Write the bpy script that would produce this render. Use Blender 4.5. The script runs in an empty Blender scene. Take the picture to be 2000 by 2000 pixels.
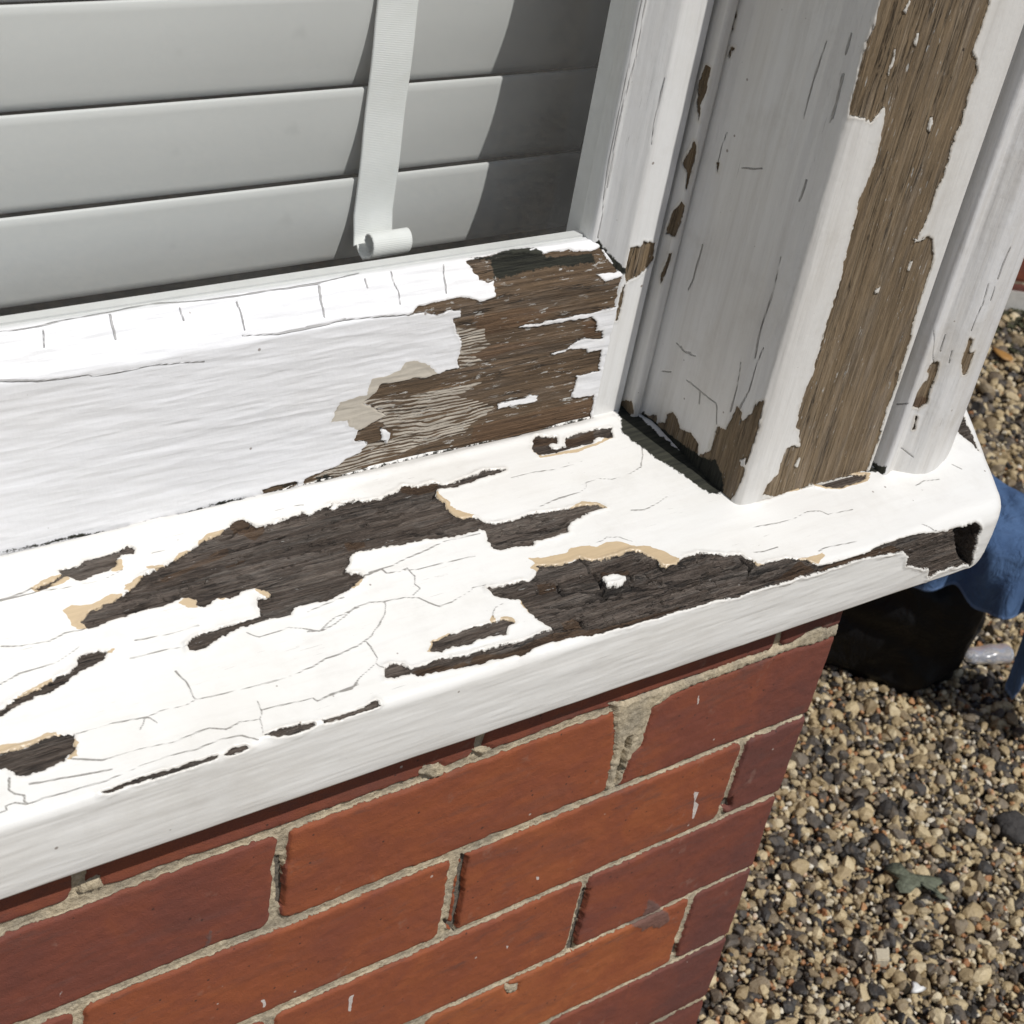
import bpy, bmesh, math, random
import numpy as np
from mathutils import Vector
random.seed(7)
SC = bpy.context.scene
COL = SC.collection
# ------------------------------------------------------------------ camera, light
cam_d = bpy.data.cameras.new('camera'); cam = bpy.data.objects.new('camera', cam_d); COL.objects.link(cam)
cam.location = (-0.6429688, -0.4739663, 0.5941863)
cam.rotation_euler = (0.9643972, -0.1580626, -0.6008346)
cam_d.sensor_width = 36; cam_d.lens = 55.076; cam_d.clip_start = 0.02; cam_d.clip_end = 500
cam_d.dof.use_dof = True; cam_d.dof.focus_distance = 0.86; cam_d.dof.aperture_fstop = 26
SC.camera = cam
SUN_EL = math.radians(55); SUN_AZ = math.radians(16)          # azimuth from -Y towards +X
sd = Vector((math.sin(SUN_AZ)*math.cos(SUN_EL), -math.cos(SUN_AZ)*math.cos(SUN_EL), math.sin(SUN_EL)))
W = bpy.data.worlds.new('World'); SC.world = W; W.use_nodes = True
nt = W.node_tree; sky = nt.nodes.new('ShaderNodeTexSky'); sky.sky_type = 'NISHITA'; sky.sun_disc = False
sky.sun_elevation = SUN_EL; sky.sun_rotation = math.atan2(sd.x, sd.y)
bg = nt.nodes['Background']; bg.inputs[1].default_value = 0.054
nt.links.new(sky.outputs[0], bg.inputs[0])
sl = bpy.data.lights.new('sun', 'SUN'); sl.energy = 3.45; sl.angle = math.radians(0.53); sl.color = (1.0, 0.975, 0.94)
so = bpy.data.objects.new('sun', sl); COL.objects.link(so); so.rotation_euler = (-sd).to_track_quat('-Z', 'Y').to_euler(); so.location = (1, -3, 5)
SC.view_settings.view_transform = 'Standard'; SC.view_settings.look = 'None'; SC.view_settings.gamma = 1
SC.view_settings.exposure = 0.0; SC.view_settings.use_curve_mapping = False
SC.render.engine = 'CYCLES'; SC.render.resolution_x = 1024; SC.render.resolution_y = 1024

# ------------------------------------------------------------------ measured outlines of paint loss (units 0.1 mm on each surface)
TR = {
'sill': [
 ('w', [-4263,1782,-4207,1837,-4090,1861,-3982,1904,-3878,1981,-3754,2007,-3632,2067,-3537,2107,-3419,2149,-3355,2181,-3312,2212,-3258,2216,-3227,2140,-3180,2106,-3095,2131,-2984,2139,-2952,2163,-2926,2125,-2853,2140,-2764,2165,-2615,2144,-2819,2126,-2759,2162,-2649,2131,-2483,2121,-2380,2144,-2318,2173,-2242,2137,-2132,2142,-2093,2101,-1948,2121,-1814,2137,-1701,2115,-1683,2101,-1783,2080,-1971,2076,-2073,2068,-2152,2079,-2187,2022,-2172,1947,-2173,1878,-2139,1806,-2064,1787,-2028,1722,-1992,1700,-1877,1684,-1746,1695,-1630,1678,-1511,1661,-1407,1659,-1321,1627,-1286,1588,-1370,1592,-1460,1572,-1552,1546,-1606,1479,-1715,1468,-1833,1479,-1872,1453,-1977,1484,-2063,1483,-2095,1512,-2094,1579,-2066,1652,-2088,1677,-2240,1684,-2414,1708,-2564,1725,-2745,1746,-2843,1759,-2894,1676,-2931,1643,-2909,1620,-2862,1593,-2863,1570,-2964,1517,-3032,1484,-3120,1474,-3191,1480,-3218,1485,-3285,1489,-3335,1444,-3448,1461,-3489,1456,-3588,1454,-3667,1429,-3717,1422,-3807,1389,-3881,1392,-3868,1436,-3819,1478,-3671,1488,-3535,1489,-3465,1490,-3450,1572,-3431,1616,-3357,1601,-3369,1666,-3405,1688,-3458,1694,-3547,1670,-3614,1697,-3676,1664,-3727,1670,-3722,1719,-3757,1754,-3824,1752,-3925,1735,-4048,1728,-4135,1737,-4216,1714,-4249,1721,-4264,1768]),
 ('w', [-4392,2083,-4334,2096,-4288,2100,-4243,2126,-4240,2161,-4210,2171,-4151,2156,-4113,2186,-4007,2196,-3928,2204,-3885,2218,-3855,2184,-3865,2157,-3925,2164,-3972,2138,-3990,2100,-4041,2075,-4094,2081,-4135,2068,-4171,2046,-4197,2077,-4230,2113,-4294,2080,-4357,2055]),
 ('w', [-4830,1346,-4774,1371,-4717,1396,-4654,1413,-4583,1427,-4525,1447,-4484,1469,-4429,1478,-4377,1508,-4376,1535,-4340,1560,-4306,1559,-4263,1555,-4225,1538,-4253,1510,-4308,1479,-4373,1467,-4423,1449,-4479,1408,-4564,1380,-4623,1380,-4702,1364,-4788,1327,-4839,1313]),
 ('w', [-4932,1093,-4857,1107,-4807,1114,-4720,1110,-4667,1123,-4619,1120,-4533,1083,-4567,1010,-4598,988,-4630,967,-4717,947,-4808,941,-4840,962,-4849,1008,-4944,1052]),
 ('w', [-4556,719,-4480,725,-4412,734,-4287,730,-4158,726,-4015,716,-4018,700,-4163,699,-4292,704,-4417,713,-4502,706]),
 ('w', [-3982,702,-3934,735,-3873,724,-3847,701,-3907,693,-3961,693]),
 ('w', [-3773,741,-3692,747,-3574,727,-3516,712,-3519,698,-3582,688,-3711,706,-3753,724]),
 ('w', [-3481,713,-3393,714,-3483,719,-3386,716,-3276,720,-3192,737,-3180,725,-3193,692,-3273,694,-3392,693,-3480,695,-3380,683,-3481,694]),
 ('w', [-2782,941,-2744,983,-2647,1001,-2545,1004,-2424,999,-2335,994,-2279,970,-2256,946,-2318,941,-2356,896,-2477,901,-2545,900,-2585,887,-2673,909,-2741,908,-2784,927]),
 ('w', [-3061,915,-3016,931,-2959,900,-2935,861,-2895,858,-2830,859,-2759,872,-2639,829,-2582,834,-2414,830,-2277,810,-2127,825,-2096,822,-2133,875,-2148,936,-2162,998,-2152,1049,-2157,1096,-2229,1136,-2278,1167,-2286,1243,-2200,1231,-2077,1223,-2029,1204,-1973,1239,-1937,1272,-1941,1297,-1837,1262,-1710,1249,-1654,1269,-1598,1211,-1498,1196,-1426,1193,-1335,1201,-1293,1178,-1259,1129,-1231,1082,-1221,1024,-1146,1007,-1065,1042,-952,1034,-855,985,-795,957,-704,929,-674,876,-668,806,-565,807,-455,799,-349,738,-289,665,-226,656,-186,649,-9,638,155,639,148,652,260,662,412,661,592,644,744,609,908,587,1055,589,1130,578,1168,521,1175,445,1214,322,1245,211,1158,249,1102,241,1030,262,913,259,824,230,801,311,657,372,528,423,516,499,437,551,315,574,201,590,37,603,-43,603,-199,609,-276,603,-391,616,-430,634,-541,628,-724,628,-894,630,-1056,656,-1274,667,-1461,673,-1642,678,-1815,693,-1920,692,-1982,721,-2145,739,-2259,744,-2361,714,-2376,735,-2473,739,-2576,741,-2697,767,-2825,786,-2907,793,-2956,821,-3080,846]),
 ('w', [-1408,2255,-1366,2307,-1218,2271,-1250,2219,-1313,2223,-1293,2168,-1211,2169,-1186,2236,-1090,2261,-966,2259,-840,2236,-889,2155,-970,2183,-1045,2150,-1155,2149,-1294,2141,-1430,2159,-1436,2217]),
 ('w', [-91,1353,-19,1360,118,1345,165,1354,312,1352,583,1249,536,1223,393,1223,293,1217,208,1248,140,1304,20,1322,-234,1299,-327,1293,-329,1310]),
 ('w', [1559,1465,1692,1576,1775,1643,1574,1157,1570,1248,1549,1376]),
 ('d', [-2287,1226,-2182,1219,-2030,1199,-1965,1237,-1924,1279,-1716,1239,-1601,1206,-1338,1196,-1238,1072,-1149,1002,-959,1026,-861,976,-798,951,-682,865,-675,795,-560,736,-293,643,-247,593,-594,650,-1022,695,-1453,701,-1803,729,-2105,809,-2148,936,-2152,1049,-2229,1136]),
 ('d', [917,566,1057,582,1130,568,1159,523,1166,447,1196,327,1236,214,1158,249,1044,358,972,465]),
 ('m', [-2926,2132,-2762,2155,-2488,2114,-2326,2159,-2135,2134,-2172,1947,-2143,1799,-2028,1722,-1746,1695,-1511,1661,-1552,1546,-1715,1468,-1977,1484,-2095,1512,-2066,1652,-2240,1684,-2843,1759,-2894,1676,-2862,1593,-3120,1474,-3216,1490,-3478,1481,-3434,1609,-3484,1704,-3757,1754,-4227,1732,-4246,1782,-3754,2007,-3327,2201,-2986,2132,-2757,2155]),
 ('f', [-2157,744,-1979,725,-1919,697,-1814,698,-1641,683,-1460,678,-1330,677,-1306,720,-1437,738,-1618,743,-1789,756,-1875,758,-1990,784,-2106,804,-2225,804,-2328,783,-2451,782,-2590,819,-2643,780,-2573,745,-2471,743,-2376,740,-2358,718,-2256,748]),
 ('f', [-2938,834,-2904,798,-2822,792,-2698,782,-2634,776,-2651,805,-2723,814,-2801,833,-2880,845]),
 ('f', [-1999,898,-1909,906,-1894,844,-1888,808,-2019,839]),
 ('f', [-541,704,-377,748,-349,698,-295,620,-482,624,-648,657]),
 ('f', [-2363,2155,-2318,2173,-2122,2138,-2125,2086,-2261,2100]),
 ('f', [-3355,2181,-3312,2212,-3258,2216,-3227,2140,-3180,2106,-3251,2061,-3304,2129]),
 ('f', [-2833,1860,-2717,1849,-2738,1807,-2834,1812]),
 ('f', [-1382,2302,-1218,2271,-1260,2213,-1407,2245]),
 ('f', [-1186,2236,-966,2259,-992,2170,-1211,2169]),
 ('f', [-276,603,-199,609,37,603,315,574,437,551,335,625,69,658,-196,653]),
 ('f', [-1584,1146,-1394,1108,-1419,1070,-1578,1096]),
 ('f', [-1975,1206,-1865,1185,-1884,1123,-1993,1144]),
 ('f', [-3847,1939,-3406,2057,-3406,2010,-3784,1928]),
 ('f', [-3471,1926,-3359,1929,-3375,1913,-3474,1905]),
 ('s', [-1654,1269,-1617,1182,-1614,1098,-1635,1048]),
 ('s', [-1862,1161,-1880,1099,-1864,1069]),
 ('s', [-1902,903,-1894,844,-1884,773]),
 ('s', [-1231,1082,-1225,1019,-1181,1014]),
 ('s', [-2007,1149,-1781,1059,-1624,1021,-1378,971,-936,870]),
 ('s', [-2133,1052,-1896,1014,-1587,936,-1177,845,-988,794]),
 ('s', [-2083,844,-1854,794,-1518,759,-1049,680]),
 ('s', [-1419,1070,-1435,1029]),
 ('s', [-1356,833,-1367,790]),
 ('s', [-711,918,-687,841,-749,784]),
 ('s', [-3016,1931,-2773,1870,-2511,1836,-2217,1726]),
 ('s', [-2027,1637,-1806,1589,-1575,1553]),
 ('s', [-1668,987,-1304,921,-838,818,-542,758]),
 ('i', [-1618,1077,-1540,1070,-1472,1014,-1544,1001,-1630,1012]),
 ('c', [-4317,1882,-4272,1913,-4226,1887,-4175,1880,-4070,1917,-4032,1895,-4064,1835,-4205,1794,-4250,1769,-4255,1716,-4298,1734,-4313,1781,-4307,1835]),
 ('c', [-3992,1952,-3942,1962,-3857,1987,-3867,1961,-3971,1885,-4004,1920]),
 ('c', [-3846,2043,-3810,2036,-3756,2000,-3780,1964,-3847,2013]),
 ('c', [-3719,2023,-3666,2080,-3597,2083,-3542,2094,-3640,2023,-3720,1993]),
 ('c', [-3545,2111,-3483,2166,-3432,2169,-3349,2170,-3416,2108,-3546,2087]),
 ('c', [-3804,1730,-3750,1767,-3716,1709,-3734,1665,-3776,1682]),
 ('c', [-3622,1701,-3550,1686,-3597,1668]),
 ('c', [-3413,1683,-3338,1645,-3351,1591,-3394,1608]),
 ('c', [-2964,1517,-2857,1583,-2883,1539,-2944,1510]),
 ('c', [-3989,2144,-3944,2135,-3958,2057,-4017,2065]),
 ('c', [-4408,2089,-4315,2125,-4231,2135,-4209,2082,-4256,2064,-4387,2045]),
 ('c', [-2166,2075,-2146,1998,-2134,1882,-2058,1802,-2096,1774,-2175,1828,-2201,1940]),
 ('c', [-1511,1661,-1391,1688,-1309,1649,-1279,1576,-1343,1591,-1420,1637]),
 ('c', [-1942,1368,-1859,1347,-1704,1336,-1666,1357,-1598,1349,-1513,1305,-1440,1320,-1348,1300,-1309,1245,-1204,1187,-1147,1123,-1087,1038,-1156,992,-1217,1016,-1238,1072,-1300,1169,-1443,1164,-1611,1192,-1660,1259,-1828,1247,-1955,1256,-1977,1299,-1937,1318]),
 ('c', [-2391,1014,-2357,1038,-2361,985]),
 ('c', [-2328,999,-2300,1009,-2257,981,-2258,943,-2322,969]),
 ('c', [-4895,1136,-4840,1159,-4782,1144,-4711,1137,-4648,1157,-4614,1136,-4578,1095,-4680,1110,-4811,1103,-4908,1094]),
 ('c', [-4540,1086,-4534,1032,-4567,1010,-4571,963,-4625,958,-4585,994]),
 ('c', [-1443,2229,-1414,2143,-1170,2126,-977,2147,-892,2196,-895,2147,-1020,2123,-1182,2102,-1433,2132]),
 ('c', [131,1365,322,1365,388,1376,621,1261,547,1202,379,1203,294,1200,197,1235,130,1291]),
 ('c', [-679,885,-661,816,-338,754,-197,750,-195,721,-287,677,-356,727,-466,783,-679,790]),
 ('c', [-4717,1396,-4575,1449,-4510,1467,-4501,1443,-4593,1419,-4720,1385]),
 ('c', [-4245,1533,-4174,1558,-4214,1520]),
 ('c', [-187,1363,-42,1385,128,1358,126,1285,-124,1308,-318,1289,-339,1297]),
 ('c', [-2801,934,-2754,987,-2640,1014,-2643,986,-2741,967,-2787,921]),
 ('c', [-2133,1052,-2142,1079,-2164,1099,-2168,989,-2155,951]),
 ('k', [-4532,1086,-4470,1096,-4369,1094,-4206,1066,-4141,1076,-4029,1065,-3976,1085,-3890,1070,-3764,1062,-3664,1052,-3569,1051,-3471,1051,-3377,1065,-3297,1093,-3215,1094,-3115,1110,-3012,1153,-2941,1212,-2867,1286,-2843,1353,-2924,1378,-2998,1378,-3083,1330,-3150,1299,-3230,1281,-3302,1303]),
 ('k', [-2843,1353,-2735,1343,-2663,1311,-2634,1260,-2591,1213,-2509,1218,-2362,1260,-2354,1274,-2280,1261]),
 ('k', [-3984,1292,-3973,1206,-3975,1088]),
 ('k', [-4600,959,-4481,898,-4356,896,-4233,883,-4168,872,-4047,887,-3985,884,-3918,848,-3846,867,-3754,845]),
 ('k', [-3714,959,-3722,897,-3748,856,-3752,806,-3778,753]),
 ('k', [-3722,897,-3612,888,-3465,871,-3457,847,-3332,860,-3226,869,-3450,849,-3374,863,-3269,852,-3203,906,-3085,961,-3059,1000,-3060,1116]),
 ('k', [-3085,961,-3064,917]),
 ('k', [-4958,788,-4927,790,-4927,812,-4890,818,-4843,784,-4779,788,-4678,781,-4629,782,-4508,778,-4397,786,-4343,798,-4220,803,-4094,789,-4039,795,-3956,801,-3872,783,-3807,729]),
 ('k', [-4865,956,-4888,897,-4876,863,-4840,840,-4850,810,-4843,784]),
 ('k', [-4183,1011,-4208,1061,-4227,1057,-4265,1004]),
 ('k', [-2863,1570,-2745,1587,-2730,1549,-2659,1537,-2609,1549,-2606,1468,-2632,1416,-2625,1374,-2680,1342]),
 ('k', [-2822,1586,-2677,1591,-2575,1616,-2453,1633,-2321,1665,-2103,1649]),
 ('k', [-2628,1533,-2560,1514,-2222,1496]),
 ('k', [-1661,1734,-1518,1761,-1356,1766,-1301,1791,-1279,1829,-1179,1839,-1105,1804,-964,1810,-861,1840,-791,1929,-743,2028]),
 ('k', [-1686,2028,-1557,2028,-1377,2001,-1195,2013]),
 ('k', [-1145,1510,-1063,1487,-950,1510,-851,1546]),
 ('k', [-487,1107,-408,1094,-190,1076,-64,1102,33,1074,66,1030,256,1009]),
 ('k', [-4653,1753,-4562,1721,-4439,1704,-4360,1732,-4266,1721]),
 ('k', [-4082,1561,-3934,1540,-3839,1543,-3773,1544]),
 ('k', [-4559,2051,-4402,2051,-4214,2026,-4068,2026,-3962,2059]),
 ('k', [-4150,1452,-3971,1445,-3851,1421]),
 ('k', [-4574,2057,-4485,2064,-4392,2083]),
 ('k', [-208,772,-149,781,-31,766,94,751]),
 ('k', [-624,915,-552,895,-447,901]),
 ('k', [-1514,1335,-1452,1343,-1415,1359,-1340,1331,-1289,1275]),
 ('k', [-3579,1407,-3535,1352,-3371,1363,-3245,1283,-3137,1340,-2986,1368]),
 ('k', [-3785,2126,-3720,2119]),
 ('k', [-4746,1511,-4633,1553,-4462,1558,-4339,1614]),
 ('k', [-4801,891,-4620,854,-4465,830]),
 ('k', [-3076,2222,-2990,2223,-2909,2210]),
 ('k', [1271,1132,1308,1066]),
 ('k', [851,1044,944,1064,1070,1036]),
 ('k', [-2363,1025,-2344,1061,-2310,1091,-2255,1102]),
 ('k', [-3242,1434,-3020,1464]),
 ('k', [640,722,718,638,761,618]),
 ('b', [-658,2467,-562,2403,-601,2305,-573,2077,-499,1806,-460,1523,-518,1440,-581,1478,-661,1734,-735,1933,-799,2168]),  # notch strip: grime, with the post's narrow cast shadow painted into the mask
 ('b', [457,1377,545,1381,614,1376,654,1318,728,1267,655,1249,598,1286,520,1330]),
],
'rail': [
 ('w', [1151,-2303,1191,-2244,1200,-2105,1193,-1956,1160,-1870,1155,-1834,1156,-1788,1168,-1761,1257,-1750,1252,-1788,1279,-1840,1334,-1872,1383,-1898,1391,-1793,1400,-1667,1358,-1440,1359,-1250,1332,-1077,1354,-1004,1266,-977,1200,-877,1156,-792,1059,-768,842,-954,565,-925,172,-907,206,-899,207,-1482,202,-1790,198,-1990,192,-2351,190,-2640,190,-2831,251,-2837,283,-2673,324,-2598,351,-2510,399,-2458,419,-2495,425,-2547,477,-2542,540,-2510,571,-2547,560,-2602,579,-2610,593,-2700,699,-2662,710,-2497,798,-2485,796,-2418,810,-2317,861,-2290,854,-2220,808,-2132,758,-2077,758,-1928,807,-1942,958,-1955,1011,-2000,1077,-2028,1073,-1975,1120,-1989,1133,-2066,1122,-2134,1145,-2206]),
 ('w', [248,-3077,254,-2986,251,-2876,220,-2874,212,-2982,207,-3058]),
 ('w', [245,-2832,288,-2714,309,-2603,335,-2513,186,-2495,204,-2761]),
 ('i', [952,-1580,956,-1327,959,-1067,978,-897,959,-851,819,-843,822,-899,828,-1002,898,-1025,934,-1061,928,-1257,937,-1527]),
 ('i', [734,-1316,745,-1200,777,-1141,802,-1080,767,-1018,748,-877,687,-862,693,-1041,726,-1062,729,-1196,716,-1286]),
 ('i', [415,-1092,480,-1073,551,-1082,544,-855,383,-843,397,-1068]),
 ('i', [439,-1623,472,-1623,469,-1533,476,-1431,488,-1408,469,-1345,436,-1344,438,-1462]),
 ('i', [1199,-1069,1196,-971,1184,-881,1150,-900,1150,-980,1143,-1025]),
 ('i', [485,-2394,481,-2377,416,-2325,365,-2338,398,-2377]),
 ('i', [823,-923,828,-815,754,-810,746,-905]),
 ('c', [589,-2705,705,-2663,718,-2509,805,-2492,802,-2418,816,-2318,867,-2291,860,-2221,814,-2133,756,-2071,748,-2146,755,-2240,756,-2333,752,-2423,690,-2483,658,-2524,555,-2363,537,-2418,497,-2527,542,-2600,576,-2610]),
 ('c', [837,-2252,846,-2207,814,-2133,785,-2128,787,-2199]),
 ('t', [589,-2705,705,-2663,675,-2492,638,-2177,648,-1879,626,-1740,581,-1929,495,-1716,446,-1631,358,-1792,302,-1820,298,-2127,259,-2324,215,-2643,215,-2833,295,-2674,395,-2492,376,-2304,450,-2314,514,-2392,554,-2466,558,-2591]),
 ('t', [1022,-2002,976,-1803,929,-1794,860,-1733,824,-1848,761,-1764,744,-1920]),
 ('k', [1365,-4186,1291,-4198]),
 ('k', [1392,-3863,1341,-3864,1276,-3863]),
 ('k', [1373,-3521,1310,-3519]),
 ('k', [1353,-3233,1297,-3224,1215,-3225]),
 ('k', [1371,-2778,1297,-2787,1217,-2788]),
 ('k', [1372,-2512,1325,-2514]),
 ('k', [1386,-2354,1322,-2356,1280,-2340,1214,-2350]),
 ('k', [1376,-2041,1309,-2054,1231,-2062]),
 ('k', [1388,-4373,1387,-4205,1406,-3938,1429,-3657,1387,-3393,1387,-3297,1388,-3149,1384,-2794,1414,-2532]),
 ('k', [1175,-4426,1142,-4263,1133,-4022,1120,-4004,1118,-3870,1121,-3678,1093,-3450]),
 ('k', [1179,-2896,1184,-2685,1171,-2472,1151,-2308]),
 ('k', [1190,-3242,1170,-3058,1175,-2851,1187,-2680]),
 ('f', [352,-1766,352,-1510,352,-1247,369,-840,197,-854,218,-1218,214,-1484,228,-1770]),
 ('f', [1063,-1914,1065,-1587,1011,-1259,959,-1503,931,-1807]),
 ('f', [931,-1137,925,-1029,767,-882,802,-1080]),
 ('f', [829,-1873,873,-1674,814,-1346,801,-1597,773,-1766]),
 ('b', [1365,-1732,1383,-1641,1395,-1548,1387,-1429,1340,-1382,1315,-1068,1266,-1056,1272,-1338,1270,-1589,1267,-1748]),
 ('b', [1399,-1859,1393,-1720,1424,-1553,1404,-1443,1374,-1485,1368,-1634,1365,-1732]),
 ('b', [245,-4525,248,-4454,232,-4275,236,-4091,219,-3940,204,-3916,208,-3805,212,-3608,220,-3507,228,-3406,242,-3303,210,-3090,199,-3089,204,-3249,226,-3354,202,-3507,200,-3607,196,-3804,200,-3940,219,-4091,218,-4275,238,-4454,236,-4525]),
 ('b', [224,-2983,234,-2930,238,-2875,223,-2874,218,-2983]),
 ('b', [241,-2765,245,-2687,224,-2651,217,-2717]),
],
'mould': [
 ('f', [320,1588,453,1576,468,1502,368,1515]),
 ('b', [95,1323,119,1349,110,1538,124,1569,152,1403,165,1238,148,1193]),
 ('b', [155,1090,222,1097,301,1123,297,1065,190,1005]),
 ('w', [415,1821,445,1820,463,1726,451,1660,462,1549,434,1503,352,1535,345,1636,407,1692,416,1730,384,1768,397,1801]),
 ('w', [426,1450,441,1442,447,1357,436,1351]),
 ('w', [584,2004,623,1984,630,1893,674,1903,680,1745,641,1741,604,1822,590,1941]),
 ('k', [285,2061,412,1830]),
 ('k', [213,1519,288,1565]),
 ('k', [644,2590,635,2498,634,2388]),
 ('k', [579,2357,594,2226,584,2131,577,2052]),
 ('k', [636,2337,643,2250]),
 ('k', [397,1216,502,1159]),
 ('k', [424,2020,429,1904]),
 ('k', [501,1912,511,1832]),
],
'post': [
 ('w', [937,4401,1059,4042,1051,4005,1057,3926,1053,3845,1043,3750,1046,3678,1052,3596,1054,3492,1073,3428,1151,3425,1215,3395,1244,3422,1289,3477,1316,3396,1314,3288,1339,3195,1319,3044,1306,2942,1323,2759,1330,2672,1348,2482,1344,2348,1358,2162,1359,2006,1340,2232,1350,2097,1341,1998,1359,1909,1341,1818,1334,1723,1347,1614,1351,1546,1396,1522,1416,1454,1443,1393,1380,1421,1334,1400,1328,1328,1325,1245,1264,1176,1246,1105,1418,1042,1646,1080,1854,1067,2136,1056,2159,1285,2140,1385,2130,1519,2141,1628,2128,1894,2127,2001,2092,2155,2091,2207,2087,2358,2092,2451,2088,2509,2015,2634,1961,2669,1885,2668,1904,2727,1909,2815,1914,2902,1930,3030,1914,3159,1914,3253,1929,3313,1919,3396,1903,3519,1923,3597,1888,3668,1833,3720,1829,3845,1824,3968,1803,4024,1738,4438]),
 ('w', [75,1224,157,1238,169,1199,336,1262,350,1213,413,1251,407,1314,454,1353,503,1338,534,1290,623,1321,703,1291,731,1208,799,1295,813,1413,809,1465,871,1480,881,1560,898,1654,935,1641,947,1563,995,1663,1009,1743,1048,1773,1057,1703,1065,1599,1064,1493,1055,1383,1064,1231,1022,1078,933,1026,797,1012,509,1013,276,992,87,1012]),
 ('w', [173,3649,214,3668,223,3578,196,3564]),
 ('w', [229,3442,239,3483,260,3497,255,3476,242,3462,243,3435,230,3430]),
 ('w', [317,2872,340,2882,343,2829]),
 ('i', [1677,3386,1706,3353,1700,3303,1666,3316,1659,3377]),
 ('i', [1221,3775,1237,3769,1246,3671,1237,3615,1230,3662]),
 ('i', [1214,3957,1230,4010,1243,4010,1236,3938]),
 ('i', [1357,3846,1370,3845,1375,3775,1357,3785]),
 ('i', [1448,1262,1463,1323,1479,1310,1473,1237]),
 ('i', [1888,2526,1907,2535,1915,2465,1891,2469]),
 ('i', [1667,2376,1702,2400,1712,2358,1678,2352]),
 ('i', [993,1351,1043,1388,1059,1329,1019,1321]),
 ('i', [1856,2667,1944,2672,1953,2654,1875,2642]),
 ('k', [969,3604,979,3493,971,3365]),
 ('k', [933,3041,929,2947,926,2920]),
 ('k', [911,2589,921,2440,915,2302,915,2096,925,1981]),
 ('k', [499,2923,638,2978]),
 ('k', [385,1769,427,1750,470,1773]),
 ('k', [486,1601,613,1598,752,1592]),
 ('k', [613,1598,632,1523]),
 ('k', [845,1916,866,1763,868,1607]),
 ('k', [960,2065,943,1905,947,1784,920,1655]),
 ('k', [335,3049,323,2960,329,2856]),
 ('k', [347,1769,422,1748,513,1774]),
 ('k', [950,3811,951,3710]),
 ('k', [755,1583,797,1479]),
 ('k', [296,1552,360,1584]),
 ('k', [358,2404,351,2192,333,2113]),
 ('k', [830,3733,813,3538,813,3324]),
 ('k', [972,3614,980,3388]),
 ('b', [237,1248,369,1202,574,1213,769,1220,849,1270,928,1203,983,1055,817,955,528,956,291,928,109,944]),
],
'stile': [
 ('w', [332,2337,408,2331,422,2364,502,2348,516,2232,443,2153,360,2115,331,2159,328,2219]),
 ('w', [332,2089,353,2106,357,2035,355,1881,338,1879,330,2008]),
 ('b', [148,2343,166,2318,221,2273,336,2209,344,2178,285,2181,136,2235,119,2322]),
 ('k', [322,2944,309,3077,313,3311]),
 ('k', [134,3682,147,3392,124,3110,133,2657]),
 ('k', [113,3679,116,3439,118,3311,113,3088,114,2827,125,2645,142,2357]),
],
'bead': [
 ('w', [170,3375,207,3374,210,3259,195,3171,210,3084,159,3167,151,3277]),
 ('w', [205,2966,233,2901,237,2794,229,2694,208,2775,154,2817,165,2854,190,2918]),
 ('w', [215,2614,241,2596,243,2495,230,2404,159,2397,166,2524]),
 ('w', [205,2243,224,2299,242,2302,229,2191,206,2112,189,2164]),
 ('w', [98,1251,199,1321,243,1235,96,1159]),
],
'wall': [
 ('c', [-1371,67,-1196,30,-924,31,-892,-85,-990,-107,-986,-228,-992,-425,-1067,-471,-1081,-701,-1193,-715,-1211,-411,-1195,-191,-1194,-88]),
 ('c', [-1313,33,-1007,11,-595,29,-269,31,4,22,109,19,343,82,418,40,564,36,565,-58,400,-69,96,-42,-190,-40,-462,-51,-722,-41,-982,-83,-1009,-211,-1006,-375,-1074,-512,-1076,-669,-1156,-679,-1219,-343]),
 ('c', [-2654,63,-2613,100,-2540,84,-2472,27,-2476,-27,-2547,-24]),
 ('c', [-2327,92,-2227,78,-2171,42,-2227,9]),
 ('c', [-4539,77,-4503,135,-4422,146,-4403,46]),
 ('c', [-1657,-2280,-1529,-2341,-1535,-2427,-1612,-2396]),
 ('w', [-661,-2217,-529,-2228,-512,-2147,-499,-2050,-379,-2157,-323,-2262,-240,-2321,-210,-2429,-295,-2460,-394,-2391,-472,-2395,-532,-2317]),
 ('d', [-2273,-1343,-2179,-1394,-2161,-1505]),
 ('d', [-31,-1317,25,-1304,49,-1415,-22,-1384]),
 ('d', [-56,-2781,-6,-2808,-1,-2925,-34,-2906]),
 ('d', [-2227,-788,-2196,-819,-2165,-1235,-2164,-1486,-2196,-1452,-2223,-1123]),
 ('d', [-3475,-202,-3446,-230,-3411,-460,-3398,-612,-3428,-581,-3456,-365]),
 ('d', [-1136,-1637,-1099,-1642,-1097,-2012,-1084,-2284,-1140,-2252,-1137,-2048,-1143,-1759]),
 ('d', [-1143,-287,-1107,-286,-1096,-584,-1125,-697,-1150,-655]),
 ('i', [-631,-134,-615,-146,-598,-228,-612,-223]),
 ('i', [-377,-1065,-333,-1097,-344,-1177,-292,-1225,-302,-1357,-316,-1351]),
 ('i', [-3486,-1330,-3457,-1339,-3447,-1402,-3464,-1400,-3473,-1354,-3484,-1355]),
 ('i', [-2884,-1658,-2853,-1660,-2854,-1814,-2874,-1802]),
 ('i', [-4613,-581,-4606,-592,-4625,-623]),
 ('i', [-1610,-1255,-1588,-1279,-1581,-1316,-1601,-1299]),
 ('i', [372,-1987,375,-2041]),
 ('i', [-1735,-1841,-1709,-1855,-1716,-1879]),
 ('w', [-3823,-566,-3812,-572,-3824,-645,-3825,-710,-3842,-694,-3846,-619]),
],
}
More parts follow.
